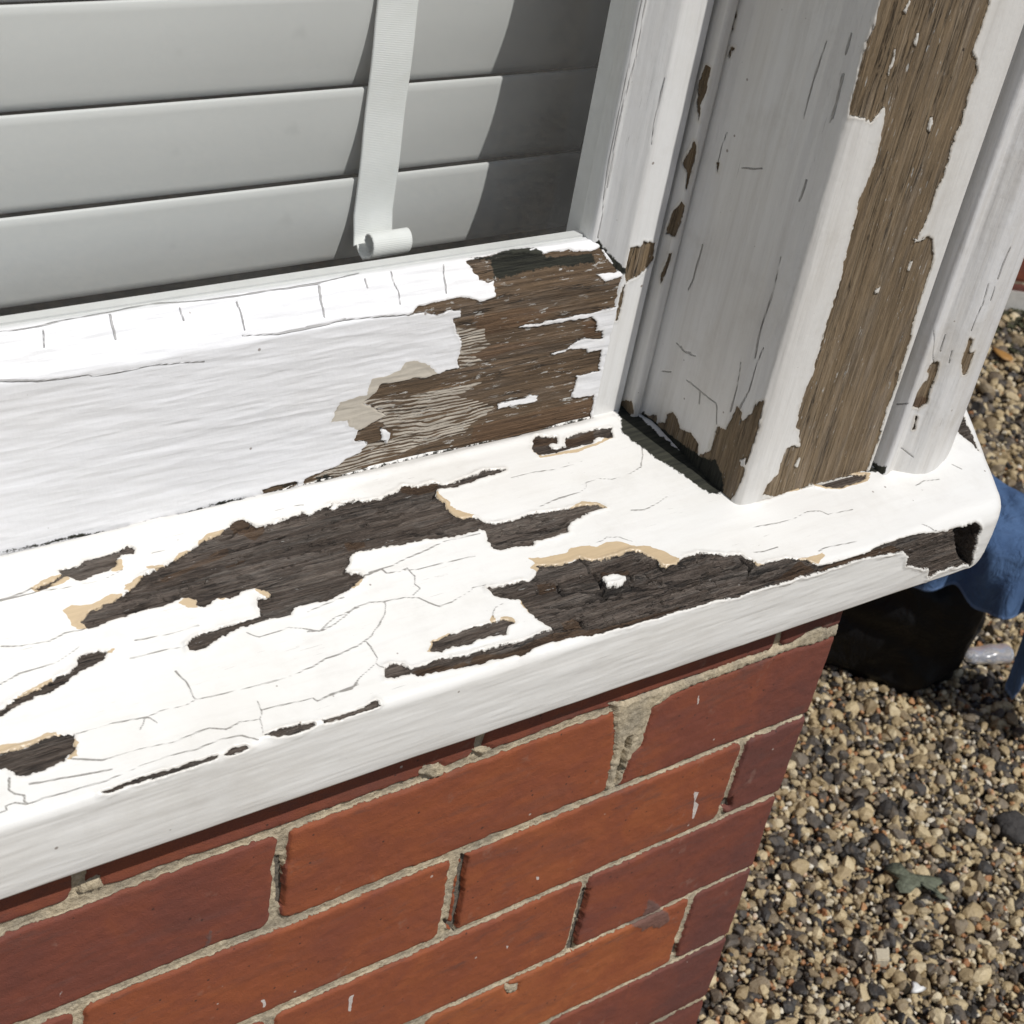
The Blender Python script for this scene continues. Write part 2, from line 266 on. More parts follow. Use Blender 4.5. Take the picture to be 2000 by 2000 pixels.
STILE = [(-0.1065,0.14),(-0.1058,0.131),(-0.105,0.129),(-0.103,0.128),(-0.1018,0.1278),(-0.09,0.1155),(-0.0885,0.115),(-0.0685,0.115),(-0.0675,0.1165),(-0.0675,0.135)]
BEAD = [(-0.066,0.13),(-0.0655,0.1085),(-0.064,0.107),(-0.0605,0.1065),(-0.0585,0.108),(-0.058,0.13)]
POST = [(-0.059,0.13),(-0.0588,0.11),(-0.0572,0.104),(-0.055,0.1),(-0.0542,0.096),(-0.054,0.08),(-0.0525,0.044),(-0.051,0.0385),(-0.049,0.03),(-0.0478,0.0262),(-0.0445,0.024),(-0.038,0.023),(0.063,0.023),(0.0645,0.0245),(0.0645,0.045)]
MOULD = [(0.068,0.045),(0.068,0.018),(0.0692,0.016),(0.0735,0.0165),(0.079,0.0185),(0.085,0.015),(0.092,0.011),(0.102,0.009),(0.112,0.0105),(0.125,0.015),(0.138,0.0215),(0.148,0.03),(0.1505,0.04),(0.166,0.07),(0.205,0.14)]
RAIL = [(0.1152,0.1),(0.115,0.215),(0.1155,0.2165),(0.129,0.233),(0.13,0.2335),(0.134,0.2335)]
GR = {'green_leaf':[(5455,1719),(5550,1699),(5635,1656),(5624,1546),(5682,1454),(5801,1382),(5893,1285),(5865,1223),(5752,1216),(5757,1088),(5737,1023),(5662,1073),(5717,1195),(5685,1287),(5540,1321),(5404,1289),(5320,1355),(5330,1451),(5450,1492),(5452,1567),(5427,1630),(5394,1673)],'orange_leaf':[(16872,10015),(16882,9910),(16932,9792),(16966,9630),(16894,9504),(16751,9478),(16639,9541),(16672,9729),(16738,9883)],'square':[(4493,946),(4645,859),(4525,738),(4384,810)],'dark':[(7266,1683),(7444,1692),(7602,1640),(7648,1453),(7334,1191),(7198,1258),(7150,1440)],'chip':[(4494,425),(4533,386),(4547,324),(4593,282),(4522,282),(4432,291),(4381,327),(4444,359)],'wrap':[(9298,3946),(10015,3744),(9132,3816),(9775,3576)]}


# ------------------------------------------------------------------ numpy helpers
_rs = np.random.RandomState(11); _T = _rs.rand(16, 256, 256)
def vn(x, y, k=0):
    xi = np.floor(x).astype(int); yi = np.floor(y).astype(int); fx = x-xi; fy = y-yi
    fx = fx*fx*(3-2*fx); fy = fy*fy*(3-2*fy); T = _T[k % 16]; x0 = xi & 255; x1 = (xi+1) & 255; y0 = yi & 255; y1 = (yi+1) & 255
    return (T[x0, y0]*(1-fx)+T[x1, y0]*fx)*(1-fy)+(T[x0, y1]*(1-fx)+T[x1, y1]*fx)*fy
def fbm(x, y, k=0, o=3):
    s = 0; a = 1; n = 0
    for i in range(o):
        s = s+a*vn(x*2**i+17.3*i, y*2**i+5.1*i, k+i); n += a; a *= .55
    return s/n
def sdf(polys, U, V, pad=12.0):
    """signed distance (mm, + inside) to the union of polygons; U, V in mm"""
    out = np.full(U.shape, -pad)
    for p in polys:
        a = np.array(p, float).reshape(-1, 2)*.1
        m = (U > a[:, 0].min()-pad) & (U < a[:, 0].max()+pad) & (V > a[:, 1].min()-pad) & (V < a[:, 1].max()+pad)
        if not m.any(): continue
        u = U[m]; v = V[m]; d2 = np.full(u.shape, 1e9); ins = np.zeros(u.shape, bool)
        b = np.roll(a, -1, 0)
        for (x0, y0), (x1, y1) in zip(a, b):
            ex, ey = x1-x0, y1-y0; L = ex*ex+ey*ey
            if L < 1e-9: continue
            t = np.clip(((u-x0)*ex+(v-y0)*ey)/L, 0, 1)
            d2 = np.minimum(d2, (u-x0-t*ex)**2+(v-y0-t*ey)**2)
            c = (y0 > v) != (y1 > v)
            if ey != 0: ins ^= c & (u < ex*(v-y0)/ey+x0)
        d = np.sqrt(d2); d = np.where(ins, d, -d)
        out[m] = np.maximum(out[m], d)
    return out
def ldist(lines, U, V, pad=8.0):
    out = np.full(U.shape, pad)
    for p in lines:
        a = np.array(p, float).reshape(-1, 2)*.1
        m = (U > a[:, 0].min()-pad) & (U < a[:, 0].max()+pad) & (V > a[:, 1].min()-pad) & (V < a[:, 1].max()+pad)
        if not m.any(): continue
        u = U[m]; v = V[m]; d2 = np.full(u.shape, 1e9)
        for (x0, y0), (x1, y1) in zip(a[:-1], a[1:]):
            ex, ey = x1-x0, y1-y0; L = ex*ex+ey*ey
            if L < 1e-9: continue
            t = np.clip(((u-x0)*ex+(v-y0)*ey)/L, 0, 1)
            d2 = np.minimum(d2, (u-x0-t*ex)**2+(v-y0-t*ey)**2)
        out[m] = np.minimum(out[m], np.sqrt(d2))
    return out
def sst(x, a, b): t = np.clip((x-a)/(b-a), 0, 1); return t*t*(3-2*t)
def layers(name, U, V, warp=.9, gu=1.0, gv=1.0):
    """all attribute fields of one traced surface; gu/gv = noise frequency along u / v (per mm)"""
    tr = TR.get(name, [])
    wu = (fbm(U*.16*gu, V*.16*gv, 1, 4)-.5)*warp*3.2; wv = (fbm(U*.16*gu, V*.16*gv, 5, 4)-.5)*warp*2.4
    U2, V2 = U+wu, V+wv
    rg = (fbm(U*.75*gu, V*.75*gv, 9, 3)-.5)*2.0
    g = lambda k: [p for kk, p in tr if kk == k]
    w = sdf(g('w'), U2, V2); i = sdf(g('i'), U2, V2); c = sdf(g('c'), U2, V2)
    w = np.minimum(w, -i)+rg; c = c+rg*.7
    k = ldist(g('k'), U+wu*.5, V+wv*.5); s = ldist(g('s'), U2, V2)
    b = sdf(g('b'), U2, V2); d = sdf(g('d'), U2, V2); t = sdf(g('t'), U2, V2); m = sdf(g('m'), U2, V2); f = sdf(g('f'), U2, V2)
    return dict(w=w, c=c, k=k, s=s, b=b, d=d, t=t, i=i, m=m, f=f)

def link(o, parent=None):
    COL.objects.link(o)
    if parent: o.parent = parent
    return o
def tag(o, label=None, cat=None, group=None, kind=None):
    if label: o['label'] = label
    if cat: o['category'] = cat
    if group: o['group'] = group
    if kind: o['kind'] = kind
    return o
def empty(name, loc, *a, **k):
    o = bpy.data.objects.new(name, None); o.empty_display_size = .05; o.location = loc; link(o); return tag(o, *a, **k)
def np_mesh(name, V, F, mat, parent=None, attrs=None, smooth=True, nv=4):
    me = bpy.data.meshes.new(name); V = np.asarray(V, np.float32); F = np.asarray(F, np.int32)
    me.vertices.add(len(V)); me.vertices.foreach_set('co', V.ravel())
    me.loops.add(F.size); me.loops.foreach_set('vertex_index', F.ravel())
    me.polygons.add(len(F)); me.polygons.foreach_set('loop_start', np.arange(len(F), dtype=np.int32)*nv)
    me.polygons.foreach_set('use_smooth', np.full(len(F), smooth))
    me.update(calc_edges=True); me.validate()
    for n, a in (attrs or {}).items():
        at = me.attributes.new(n, 'FLOAT', 'POINT'); at.data.foreach_set('value', np.asarray(a, np.float32).ravel())
    me.materials.append(mat); o = bpy.data.objects.new(name, me); link(o, parent)
    if parent: o.matrix_parent_inverse = parent.matrix_basis.inverted()
    return o
def grid_mesh(name, G, mat, parent=None, attrs=None, flip=False):
    n, m = G.shape[:2]; I = np.arange(n*m).reshape(n, m)
    F = np.stack([I[:-1, :-1], I[1:, :-1], I[1:, 1:], I[:-1, 1:]], -1).reshape(-1, 4)
    if flip: F = F[:, ::-1]
    return np_mesh(name, G.reshape(-1, 3), F, mat, parent, attrs)
def bm_obj(name, bm, mat, parent=None, smooth=False):
    bmesh.ops.recalc_face_normals(bm, faces=bm.faces)
    me = bpy.data.meshes.new(name); bm.to_mesh(me); bm.free(); me.materials.append(mat)
    for p in me.polygons: p.use_smooth = smooth
    o = bpy.data.objects.new(name, me); link(o, parent)
    if parent: o.matrix_parent_inverse = parent.matrix_basis.inverted()
    return o
def box(bm, x0, x1, y0, y1, z0, z1, bev=0.0):
    vs = [bm.verts.new((x, y, z)) for x in (x0, x1) for y in (y0, y1) for z in (z0, z1)]
    for f in ((0, 1, 3, 2), (4, 6, 7, 5), (0, 4, 5, 1), (2, 3, 7, 6), (0, 2, 6, 4), (1, 5, 7, 3)): bm.faces.new([vs[i] for i in f])
    if bev:
        bmesh.ops.bevel(bm, geom=list({e for v in vs for e in v.link_edges}), offset=bev, segments=2, affect='EDGES')
def arc_profile(P, step, fine):
    """resample a 2-D polyline with soft corners; returns pts, arc, normals (left of travel turned outwards = right side)"""
    P = np.array(P); seg = np.hypot(*np.diff(P, axis=0).T); acc = np.append(0, np.cumsum(seg))
    s = np.arange(0, acc[-1], step); s = np.append(s, acc[-1])
    pts = np.stack([np.interp(s, acc, P[:, 0]), np.interp(s, acc, P[:, 1])], 1)
    k = max(1, int(fine/step)); ker = np.hanning(2*k+3)[1:-1]; ker /= ker.sum()
    pad = np.concatenate([np.repeat(pts[:1], k, 0), pts, np.repeat(pts[-1:], k, 0)])
    sm = np.stack([np.convolve(pad[:, i], ker, 'valid') for i in (0, 1)], 1)
    t = np.gradient(sm, axis=0); t /= np.hypot(*t.T)[:, None]+1e-12
    n = np.stack([t[:, 1], -t[:, 0]], 1)
    return sm, s, n

# ------------------------------------------------------------------ materials
class NT:
    def __init__(s, name):
        s.m = bpy.data.materials.new(name); s.m.use_nodes = True; s.t = s.m.node_tree; s.b = s.t.nodes['Principled BSDF']; s.o = s.t.nodes['Material Output']
        s.tc = s.n('ShaderNodeTexCoord').outputs['Object']
    def n(s, k, **kw):
        x = s.t.nodes.new(k)
        for a, v in kw.items(): setattr(x, a, v)
        return x
    def l(s, a, b): s.t.links.new(a, b)
    def put(s, sock, v):
        if hasattr(v, 'is_output') or isinstance(v, bpy.types.NodeSocket): s.l(v, sock)
        else: sock.default_value = (*v, 1) if isinstance(v, tuple) and len(v) == 3 and sock.type == 'RGBA' else v
    def noise(s, sc, scale=1.0, det=4, rough=.55, dist=0.0, vec=None):
        mp = s.n('ShaderNodeMapping'); s.l(vec or s.tc, mp.inputs[0]); mp.inputs['Scale'].default_value = sc
        x = s.n('ShaderNodeTexNoise'); s.l(mp.outputs[0], x.inputs['Vector']); x.inputs['Scale'].default_value = scale
        x.inputs['Detail'].default_value = det; x.inputs['Roughness'].default_value = rough; x.inputs['Distortion'].default_value = dist
        return x.outputs['Fac']
    def math(s, op, a, b=0.0, c=0.0):
        x = s.n('ShaderNodeMath', operation=op)
        for i, v in enumerate((a, b, c)): s.put(x.inputs[i], v)
        return x.outputs[0]
    def rng(s, v, a, b, c=0.0, d=1.0, smooth=False):
        x = s.n('ShaderNodeMapRange'); x.interpolation_type = 'SMOOTHSTEP' if smooth else 'LINEAR'
        for i, q in enumerate((v, a, b, c, d)): s.put(x.inputs[i], q)
        return x.outputs[0]
    def mix(s, f, a, b, mode='MIX'):
        x = s.n('ShaderNodeMix', data_type='RGBA', blend_type=mode); s.put(x.inputs[0], f); s.put(x.inputs[6], a); s.put(x.inputs[7], b); return x.outputs[2]
    def ramp(s, v, stops, const=False):
        x = s.n('ShaderNodeValToRGB'); s.l(v, x.inputs[0]); e = x.color_ramp.elements
        if const: x.color_ramp.interpolation = 'CONSTANT'
        while len(e) < len(stops): e.new(.5)
        for i, (p, c) in enumerate(stops): e[i].position = p; e[i].color = (*c, 1)
        return x.outputs[0]
    def attr(s, n): x = s.n('ShaderNodeAttribute', attribute_name=n); return x.outputs['Fac']
    def bump(s, h, dist, strength=1.0, prev=None):
        x = s.n('ShaderNodeBump'); x.inputs['Strength'].default_value = strength; x.inputs['Distance'].default_value = dist
        s.l(h, x.inputs['Height'])
        if prev: s.l(prev, x.inputs['Normal'])
        return x.outputs[0]
    def fin(s, col, rough=.6, nor=None, spec=.5):
        s.put(s.b.inputs['Base Color'], col); s.put(s.b.inputs['Roughness'], rough); s.b.inputs['Specular IOR Level'].default_value = spec
        if nor: s.l(nor, s.b.inputs['Normal'])
        return s.m

def painted_wood(name, grain, wood, crack=.74, aged=.35, split=.8, wbump=.0022, gcon=1.6, paint=(.78, .775, .765), under=(.60, .46, .29), prough=.38, paintbump=.00025, fleck=.66, dirt=.5, mould=(.010, .011, .008)):
    """weathered paint over timber. grain: index of the axis the grain runs along"""
    N = NT(name)
    def st(a, b): v = [b, b, b]; v[grain] = a; return tuple(v)
    fine = N.noise(st(300, 900), 1, 3); rag = N.noise(st(120, 420), 1, 4, .6)
    w = N.math('ADD', N.attr('w'), N.math('MULTIPLY', N.math('SUBTRACT', rag, .5), 1.1))
    bare = N.rng(w, -.06, .06)
    c = N.math('ADD', N.attr('c'), N.math('MULTIPLY', N.math('SUBTRACT', rag, .5), .9)); und = N.rng(c, -.08, .08)
    st_ = N.rng(N.attr('t'), -.15, .15)
    g = N.noise(st(5, 780), 1, 5, .7, .15); g2 = N.noise(st(2.5, 150), 1, 4, .6); g3 = N.noise(st(28, 420), 1, 5, .72)
    cn = N.noise(st(7, 170), 1, 4, .6, .4); cl = N.rng(N.math('ABSOLUTE', N.math('SUBTRACT', cn, .5)), .0, .016, 1, 0); cl = N.math('MULTIPLY', cl, N.rng(N.noise(st(12, 60), 1, 2), .46, .56))
    g4 = N.noise(st(40, 1500), 1, 3, .7)
    gm = N.math('ADD', N.math('ADD', N.math('MULTIPLY', g, .5), N.math('MULTIPLY', g2, .3)), N.math('MULTIPLY', g4, .2))
    gm = N.math('ADD', N.math('MULTIPLY', N.math('SUBTRACT', gm, .5), gcon), .5)
    wc = N.ramp(gm, wood)
    wc = N.mix(N.rng(g3, .34, .60), N.mix(.42, wc, (0, 0, 0)), wc)
    wc = N.mix(N.math('MULTIPLY', cl, split), wc, (.008, .006, .005)); ag = N.noise(st(16, 110), 1, 5, .75); wc = N.mix(N.math('MULTIPLY', N.rng(ag, .50, .66), aged), wc, N.mix(N.rng(g3, .35, .65), (.07, .06, .05), (.36, .32, .28)))
    fr = N.rng(N.math('ADD', N.attr('f'), N.math('MULTIPLY', N.math('SUBTRACT', rag, .5), 3.0)), -.3, .4)
    wc = N.mix(N.math('MULTIPLY', fr, .85), wc, N.ramp(gm, [(.3, (.07, .036, .018)), (.5, (.155, .088, .045)), (.7, (.24, .15, .085))]))
    sc_ = N.math('ADD', N.attr('s'), N.math('MULTIPLY', N.math('SUBTRACT', rag, .5), 1.0)); wc = N.mix(N.math('MULTIPLY', N.rng(sc_, .1, 1.1, 1, 0), .88), wc, (.006, .005, .004))  # split lines blackened in colour, standing in for shade deep in the grooves
    rdg = N.noise(st(13, 135), 1, 4, .6, .5); wc = N.mix(N.math('MULTIPLY', N.rng(rdg, .40, .60, 1, 0), .55*min(1, aged)), wc, N.mix(.62, wc, (0, 0, 0))); wc = N.mix(N.math('MULTIPLY', N.rng(rdg, .54, .68), .45*min(1, aged)), wc, (.34, .285, .24))
    fl = N.noise(st(110, 520), 1, 4, .7); fl2 = N.noise(st(25, 60), 1, 2)
    wc = N.mix(N.math('MULTIPLY', N.rng(fl, fleck, fleck+.03), N.rng(fl2, .42, .56)), wc, (.55, .53, .49))
    wc = N.mix(N.math('MULTIPLY', st_, .96), wc, N.mix(N.rng(g3, .3, .7), (.50, .44, .36), (.66, .60, .51)))
    # paint
    pd = N.noise((14, 14, 14), 1, 5, .6); ps = N.noise((420, 420, 420), 1, 2, .5); pz = N.noise(st(25, 160), 1, 4, .6)
    pc = N.mix(N.math('MULTIPLY', N.rng(pd, .5, .78), .22*dirt), paint, (.55, .50, .42))
    pc = N.mix(N.math('MULTIPLY', N.rng(pz, .56, .75), .18*dirt), pc, (.50, .47, .42))
    sp = N.math('MULTIPLY', N.rng(ps, .765, .80), N.rng(N.noise((60, 60, 60), 1, 2), .52, .6))
    pc = N.mix(N.math('MULTIPLY', sp, .7), pc, (.18, .15, .12))
    vo = N.n('ShaderNodeTexVoronoi'); N.l(N.tc, vo.inputs['Vector']); vo.inputs['Scale'].default_value = 95
    sx = N.n('ShaderNodeSeparateColor'); N.l(vo.outputs['Color'], sx.inputs[0])
    spk = N.math('MULTIPLY', N.rng(N.math('SUBTRACT', vo.outputs['Distance'], N.math('MULTIPLY', sx.outputs[1], .07)), .0, .03, 1, 0), N.rng(sx.outputs[0], .80, .82))
    pc = N.mix(N.math('MULTIPLY', spk, .75), pc, (.16, .12, .09))
    wsh = N.noise(st(6, 22), 1, 5, .65); pc = N.mix(N.math('MULTIPLY', N.rng(wsh, .46, .72), .16*dirt), pc, (.62, .56, .45))
    drp = N.noise(st(3.2, 85), 1, 5, .68); pc = N.mix(N.math('MULTIPLY', N.rng(drp, .47, .70), .30*(max(0, dirt-.25) if grain == 2 else .08)), pc, (.36, .32, .27))
    grm = N.noise((26, 26, 26), 1, 6, .72); pc = N.mix(N.math('MULTIPLY', N.rng(grm, .52, .74), .30*max(0, dirt-.3)), pc, (.40, .36, .30))
    chk = N.noise(st(60, 1300), 1, 3, .7); chm = N.noise(st(9, 45), 1, 3, .6)
    chk2 = N.math('MULTIPLY', N.rng(chk, .66, .70), N.rng(chm, .52, .62)); pc = N.mix(N.math('MULTIPLY', chk2, .45*min(1, dirt+.2)), pc, (.22, .19, .16))
    uc = N.mix(N.rng(g3, .3, .75), under, tuple(v*.82 for v in under))
    col = N.mix(und, pc, uc)
    # stained rim of paint next to the bare timber
    rim = N.math('MULTIPLY', N.rng(w, -2.2, -.1, 0, 1), .30*dirt)
    col = N.mix(rim, col, (.50, .42, .30))
    kw = N.rng(N.noise((38, 38, 38), 1, 3), .3, .7, .0, .46)
    kk = N.math('SUBTRACT', N.math('ADD', N.attr('k'), N.math('MULTIPLY', N.math('SUBTRACT', fine, .5), .16)), kw)
    crk = N.rng(kk, -.05, .36, 1, 0)
    col = N.mix(N.math('MULTIPLY', crk, crack), col, (.10, .085, .065))
    col = N.mix(bare, col, wc)
    mo = N.math('ADD', N.attr('b'), N.math('MULTIPLY', N.math('SUBTRACT', N.noise((420, 420, 420), 1, 4, .7), .5), 5.5))
    mk = N.rng(mo, -.3, .5)
    col = N.mix(mk, col, N.mix(N.rng(g3, .35, .7), mould, (.045, .045, .032)))  # mask b: mould and open joints, plus the painted shadow strip at the sill notch
    rgh = N.rng(bare, 0, 1, prough, .85); rgh = N.math('MAXIMUM', rgh, N.math('MULTIPLY', mk, .95))
    h1 = N.math('MULTIPLY', N.math('SUBTRACT', 1.0, N.rng(w, -.25, .15)), 1.0)
    nb = N.bump(h1, .0012, 1.0)
    hw = N.math('MULTIPLY', N.math('SUBTRACT', N.math('ADD', N.math('ADD', g, N.math('MULTIPLY', rdg, 1.6*min(1, aged))), N.math('MULTIPLY', g3, .6)), N.math('MULTIPLY', cl, .8)), bare)
    nb = N.bump(hw, wbump, 1.0, nb)
    hp = N.math('ADD', N.noise(st(16, 200), 1, 4, .5), N.math('MULTIPLY', N.noise((200, 200, 200), 1, 2), .25))
    nb = N.bump(N.math('SUBTRACT', N.math('MULTIPLY', hp, N.math('SUBTRACT', 1.0, bare)), N.math('MULTIPLY', crk, 1.2)), paintbump*2, 1.0, nb)
    return N.fin(col, rgh, nb, .45)

SILL_WOOD = [(.15, (.020, .015, .011)), (.34, (.105, .077, .059)), (.50, (.195, .148, .116)), (.66, (.31, .255, .21)), (.85, (.48, .43, .37))]
RAIL_WOOD = [(.12, (.040, .024, .014)), (.38, (.125, .080, .045)), (.56, (.195, .128, .074)), (.74, (.28, .20, .13)), (.9, (.42, .35, .27))]
POST_WOOD = [(.05, (.12, .078, .042)), (.34, (.235, .162, .090)), (.55, (.32, .232, .138)), (.76, (.45, .355, .24)), (.95, (.60, .51, .40))]
M_sill = painted_wood('weathered_sill_paint', 0, SILL_WOOD, paint=(.80, .79, .76), prough=.36, paintbump=.0001, dirt=.8, aged=.8, wbump=.0058, gcon=2.1)
M_fascia = M_sill
M_rail = painted_wood('weathered_rail_paint', 0, RAIL_WOOD, paint=(.79, .79, .80), paintbump=.00035, dirt=.5, crack=.55, aged=.25, fleck=.60, under=(.56, .51, .43))
M_post = painted_wood('weathered_post_paint', 2, POST_WOOD, crack=.5, paint=(.71, .695, .665), paintbump=.0004, dirt=1.15, split=.45, fleck=.64)
M_mould = painted_wood('weathered_moulding_paint', 2, POST_WOOD, crack=.35, paint=(.71, .705, .70), prough=.42, paintbump=.0005, dirt=1.7, fleck=.66)
M_white = painted_wood('white_gloss_paint', 2, POST_WOOD, crack=.35, paint=(.77, .77, .76), prough=.26, dirt=.8)

# ------------------------------------------------------------------ ground, room
def gravel_mat():
    N = NT('gravel_bed'); v = N.n('ShaderNodeTexVoronoi'); N.l(N.tc, v.inputs['Vector']); v.inputs['Scale'].default_value = 110
    col = N.ramp(N.math('FRACT', N.math('MULTIPLY', v.outputs['Color'], 7.3)), [(0, (.05, .046, .042)), (.3, (.16, .135, .105)), (.5, (.34, .285, .20)), (.8, (.48, .41, .29)), (.95, (.30, .16, .08))])
    col = N.mix(N.rng(v.outputs['Distance'], .45, .9), col, (.05, .04, .03))
    return N.fin(col, .9, N.bump(N.math('SUBTRACT', 1.0, v.outputs['Distance']), .006))
M_bed = gravel_mat()
GZ = -0.65
bm = bmesh.new()
R_ = 300.0
vs = [bm.verts.new((x, y, 0)) for x, y in ((-R_, -R_), (R_, -R_), (R_, R_), (-R_, R_))]; bm.faces.new(vs)
g = bm_obj('ground', bm, M_bed); g.location.z = GZ-.006; tag(g, kind='structure')

# ------------------------------------------------------------------ brick wall
P_IDX = lambda c: (1 if c % 2 == 0 else 0)      # courses A, C, E have a joint at 0; B, D at -.1125
def brick_field(S_, Z_):
    wz = (fbm(S_*9, Z_*9, 2, 3)-.5)*.0035; ws = (fbm(S_*30, Z_*30, 6, 3)-.5)*.0030
    z = Z_+wz; s = S_+ws
    k = np.round(z/.075); dz = np.abs(z-k*.075)
    tb = .0074-.0024*sst(S_, -.3, 0)+(vn(S_*14, k*3.7, 3)-.5)*.0022
    course = np.floor(-z/.075).astype(int)       # 0 = B, -1 = A, 1 = C
    off = np.where((course % 2) == 0, -.1125, 0.0)
    j = np.round((s-off)/.225); xp = off+j*.225-.0025-np.where((course == 0) & (j == -1), .0050, 0)
    dx = np.abs(s-xp); tp = .0052+(vn(course*3.1, j*1.3+S_*0, 7)-.5)*.002
    # ends of the brick the point is in
    bid = np.floor((s-off)/.225)
    a = dz-tb/2; b = dx-tp/2
    q = np.minimum(a, b); near = (a < .006) & (b < .006)
    q = np.where(near, .006-np.hypot(.006-np.clip(a, -1, .006), .006-np.clip(b, -1, .006)), q)
    q = q+(fbm(S_*230, Z_*230, 12, 3)-.5)*.0022-.0012*sst(fbm(S_*45, Z_*45, 13, 2), .62, .8)*sst(-q, -.006, 0)
    return q*1000, course, bid
def wall_mat():
    N = NT('red_facing_brick')
    n1 = N.noise((1, 1, 1), 420, 4, .7); n2 = N.noise((22, 22, 30), 1, 4, .6, .6); n3 = N.noise((1, 1, 1), 1500, 2, .6)
    bd = N.math('ADD', N.attr('bd'), N.math('MULTIPLY', N.math('SUBTRACT', n1, .5), 1.4))
    isb = N.rng(bd, -.12, .12)
    tone = N.math('ADD', N.attr('tone'), N.math('MULTIPLY', N.math('SUBTRACT', n2, .5), .75))
    br = N.ramp(tone, [(.0, (.135, .048, .038)), (.25, (.195, .058, .036)), (.55, (.275, .078, .032)), (1, (.40, .128, .040))])
    br = N.mix(N.math('MULTIPLY', N.rng(n1, .55, .8), .35), br, (.10, .05, .04))
    st = N.noise((9, 9, 60), 1, 4, .6); br = N.mix(N.math('MULTIPLY', N.rng(st, .55, .8), .45), br, (.12, .065, .055))
    pit = N.noise((1, 1, 1), 260, 2, .5); br = N.mix(N.rng(pit, .74, .78), br, (.07, .03, .02))
    vo = N.n('ShaderNodeTexVoronoi'); N.l(N.tc, vo.inputs['Vector']); vo.inputs['Scale'].default_value = 62
    sx = N.n('ShaderNodeSeparateColor'); N.l(vo.outputs['Color'], sx.inputs[0])
    wsp = N.math('MULTIPLY', N.rng(N.math('SUBTRACT', vo.outputs['Distance'], N.math('MULTIPLY', sx.outputs[1], .05)), .0, .02, 1, 0), N.rng(sx.outputs[0], .70, .72)); br = N.mix(N.math('MULTIPLY', wsp, .7), br, (.55, .48, .42))
    v2 = N.n('ShaderNodeTexVoronoi'); N.l(N.tc, v2.inputs['Vector']); v2.inputs['Scale'].default_value = 150
    s2 = N.n('ShaderNodeSeparateColor'); N.l(v2.outputs['Color'], s2.inputs[0])
    dsp = N.math('MULTIPLY', N.rng(N.math('SUBTRACT', v2.outputs['Distance'], N.math('MULTIPLY', s2.outputs[1], .10)), .0, .04, 1, 0), N.rng(s2.outputs[0], .66, .68)); br = N.mix(N.math('MULTIPLY', dsp, .8), br, (.05, .025, .02))
    sm = N.noise((16, 16, 70), 1, 5, .7); br = N.mix(N.math('MULTIPLY', N.rng(sm, .56, .70), .5), br, (.095, .058, .052))
    lm = N.noise((40, 40, 40), 1, 4, .7); br = N.mix(N.math('MULTIPLY', N.rng(lm, .62, .74), .22), br, (.42, .33, .26))
    mo = N.ramp(n1, [(.25, (.29, .24, .165)), (.5, (.50, .42, .29)), (.75, (.64, .55, .40))])
    mo = N.mix(N.rng(N.noise((1, 1, 1), 34, 3, .6), .42, .62), mo, N.mix(.5, mo, (.22, .20, .165)))
    mo = N.mix(N.rng(n3, .68, .75), mo, (.07, .06, .05))
    col = N.mix(isb, mo, br)
    stain = N.rng(N.math('ADD', N.attr('w'), N.math('MULTIPLY', N.math('SUBTRACT', n1, .5), 3)), -.3, .6)
    col = N.mix(N.math('MULTIPLY', stain, .75), col, (.13, .085, .075))
    wh = N.rng(N.math('ADD', N.attr('i'), N.math('MULTIPLY', N.math('SUBTRACT', n1, .5), .5)), -.1, .1)
    col = N.mix(N.math('MULTIPLY', wh, .85), col, (.62, .58, .54))
    nb = N.bump(n3, .0005, .7)
    nb = N.bump(N.math('MULTIPLY', n1, N.rng(isb, 0, 1, 1, .3)), .0012, .9, nb)
    nb = N.bump(N.noise((12, 12, 50), 1, 4, .6), .0016, .5, nb)
    rg = N.mix(isb, (.9, .9, .9), (.55, .55, .55))
    return N.fin(col, .72, nb, .35)
M_brick = wall_mat()
XC = .052; CD = np.array((.5, .8660))
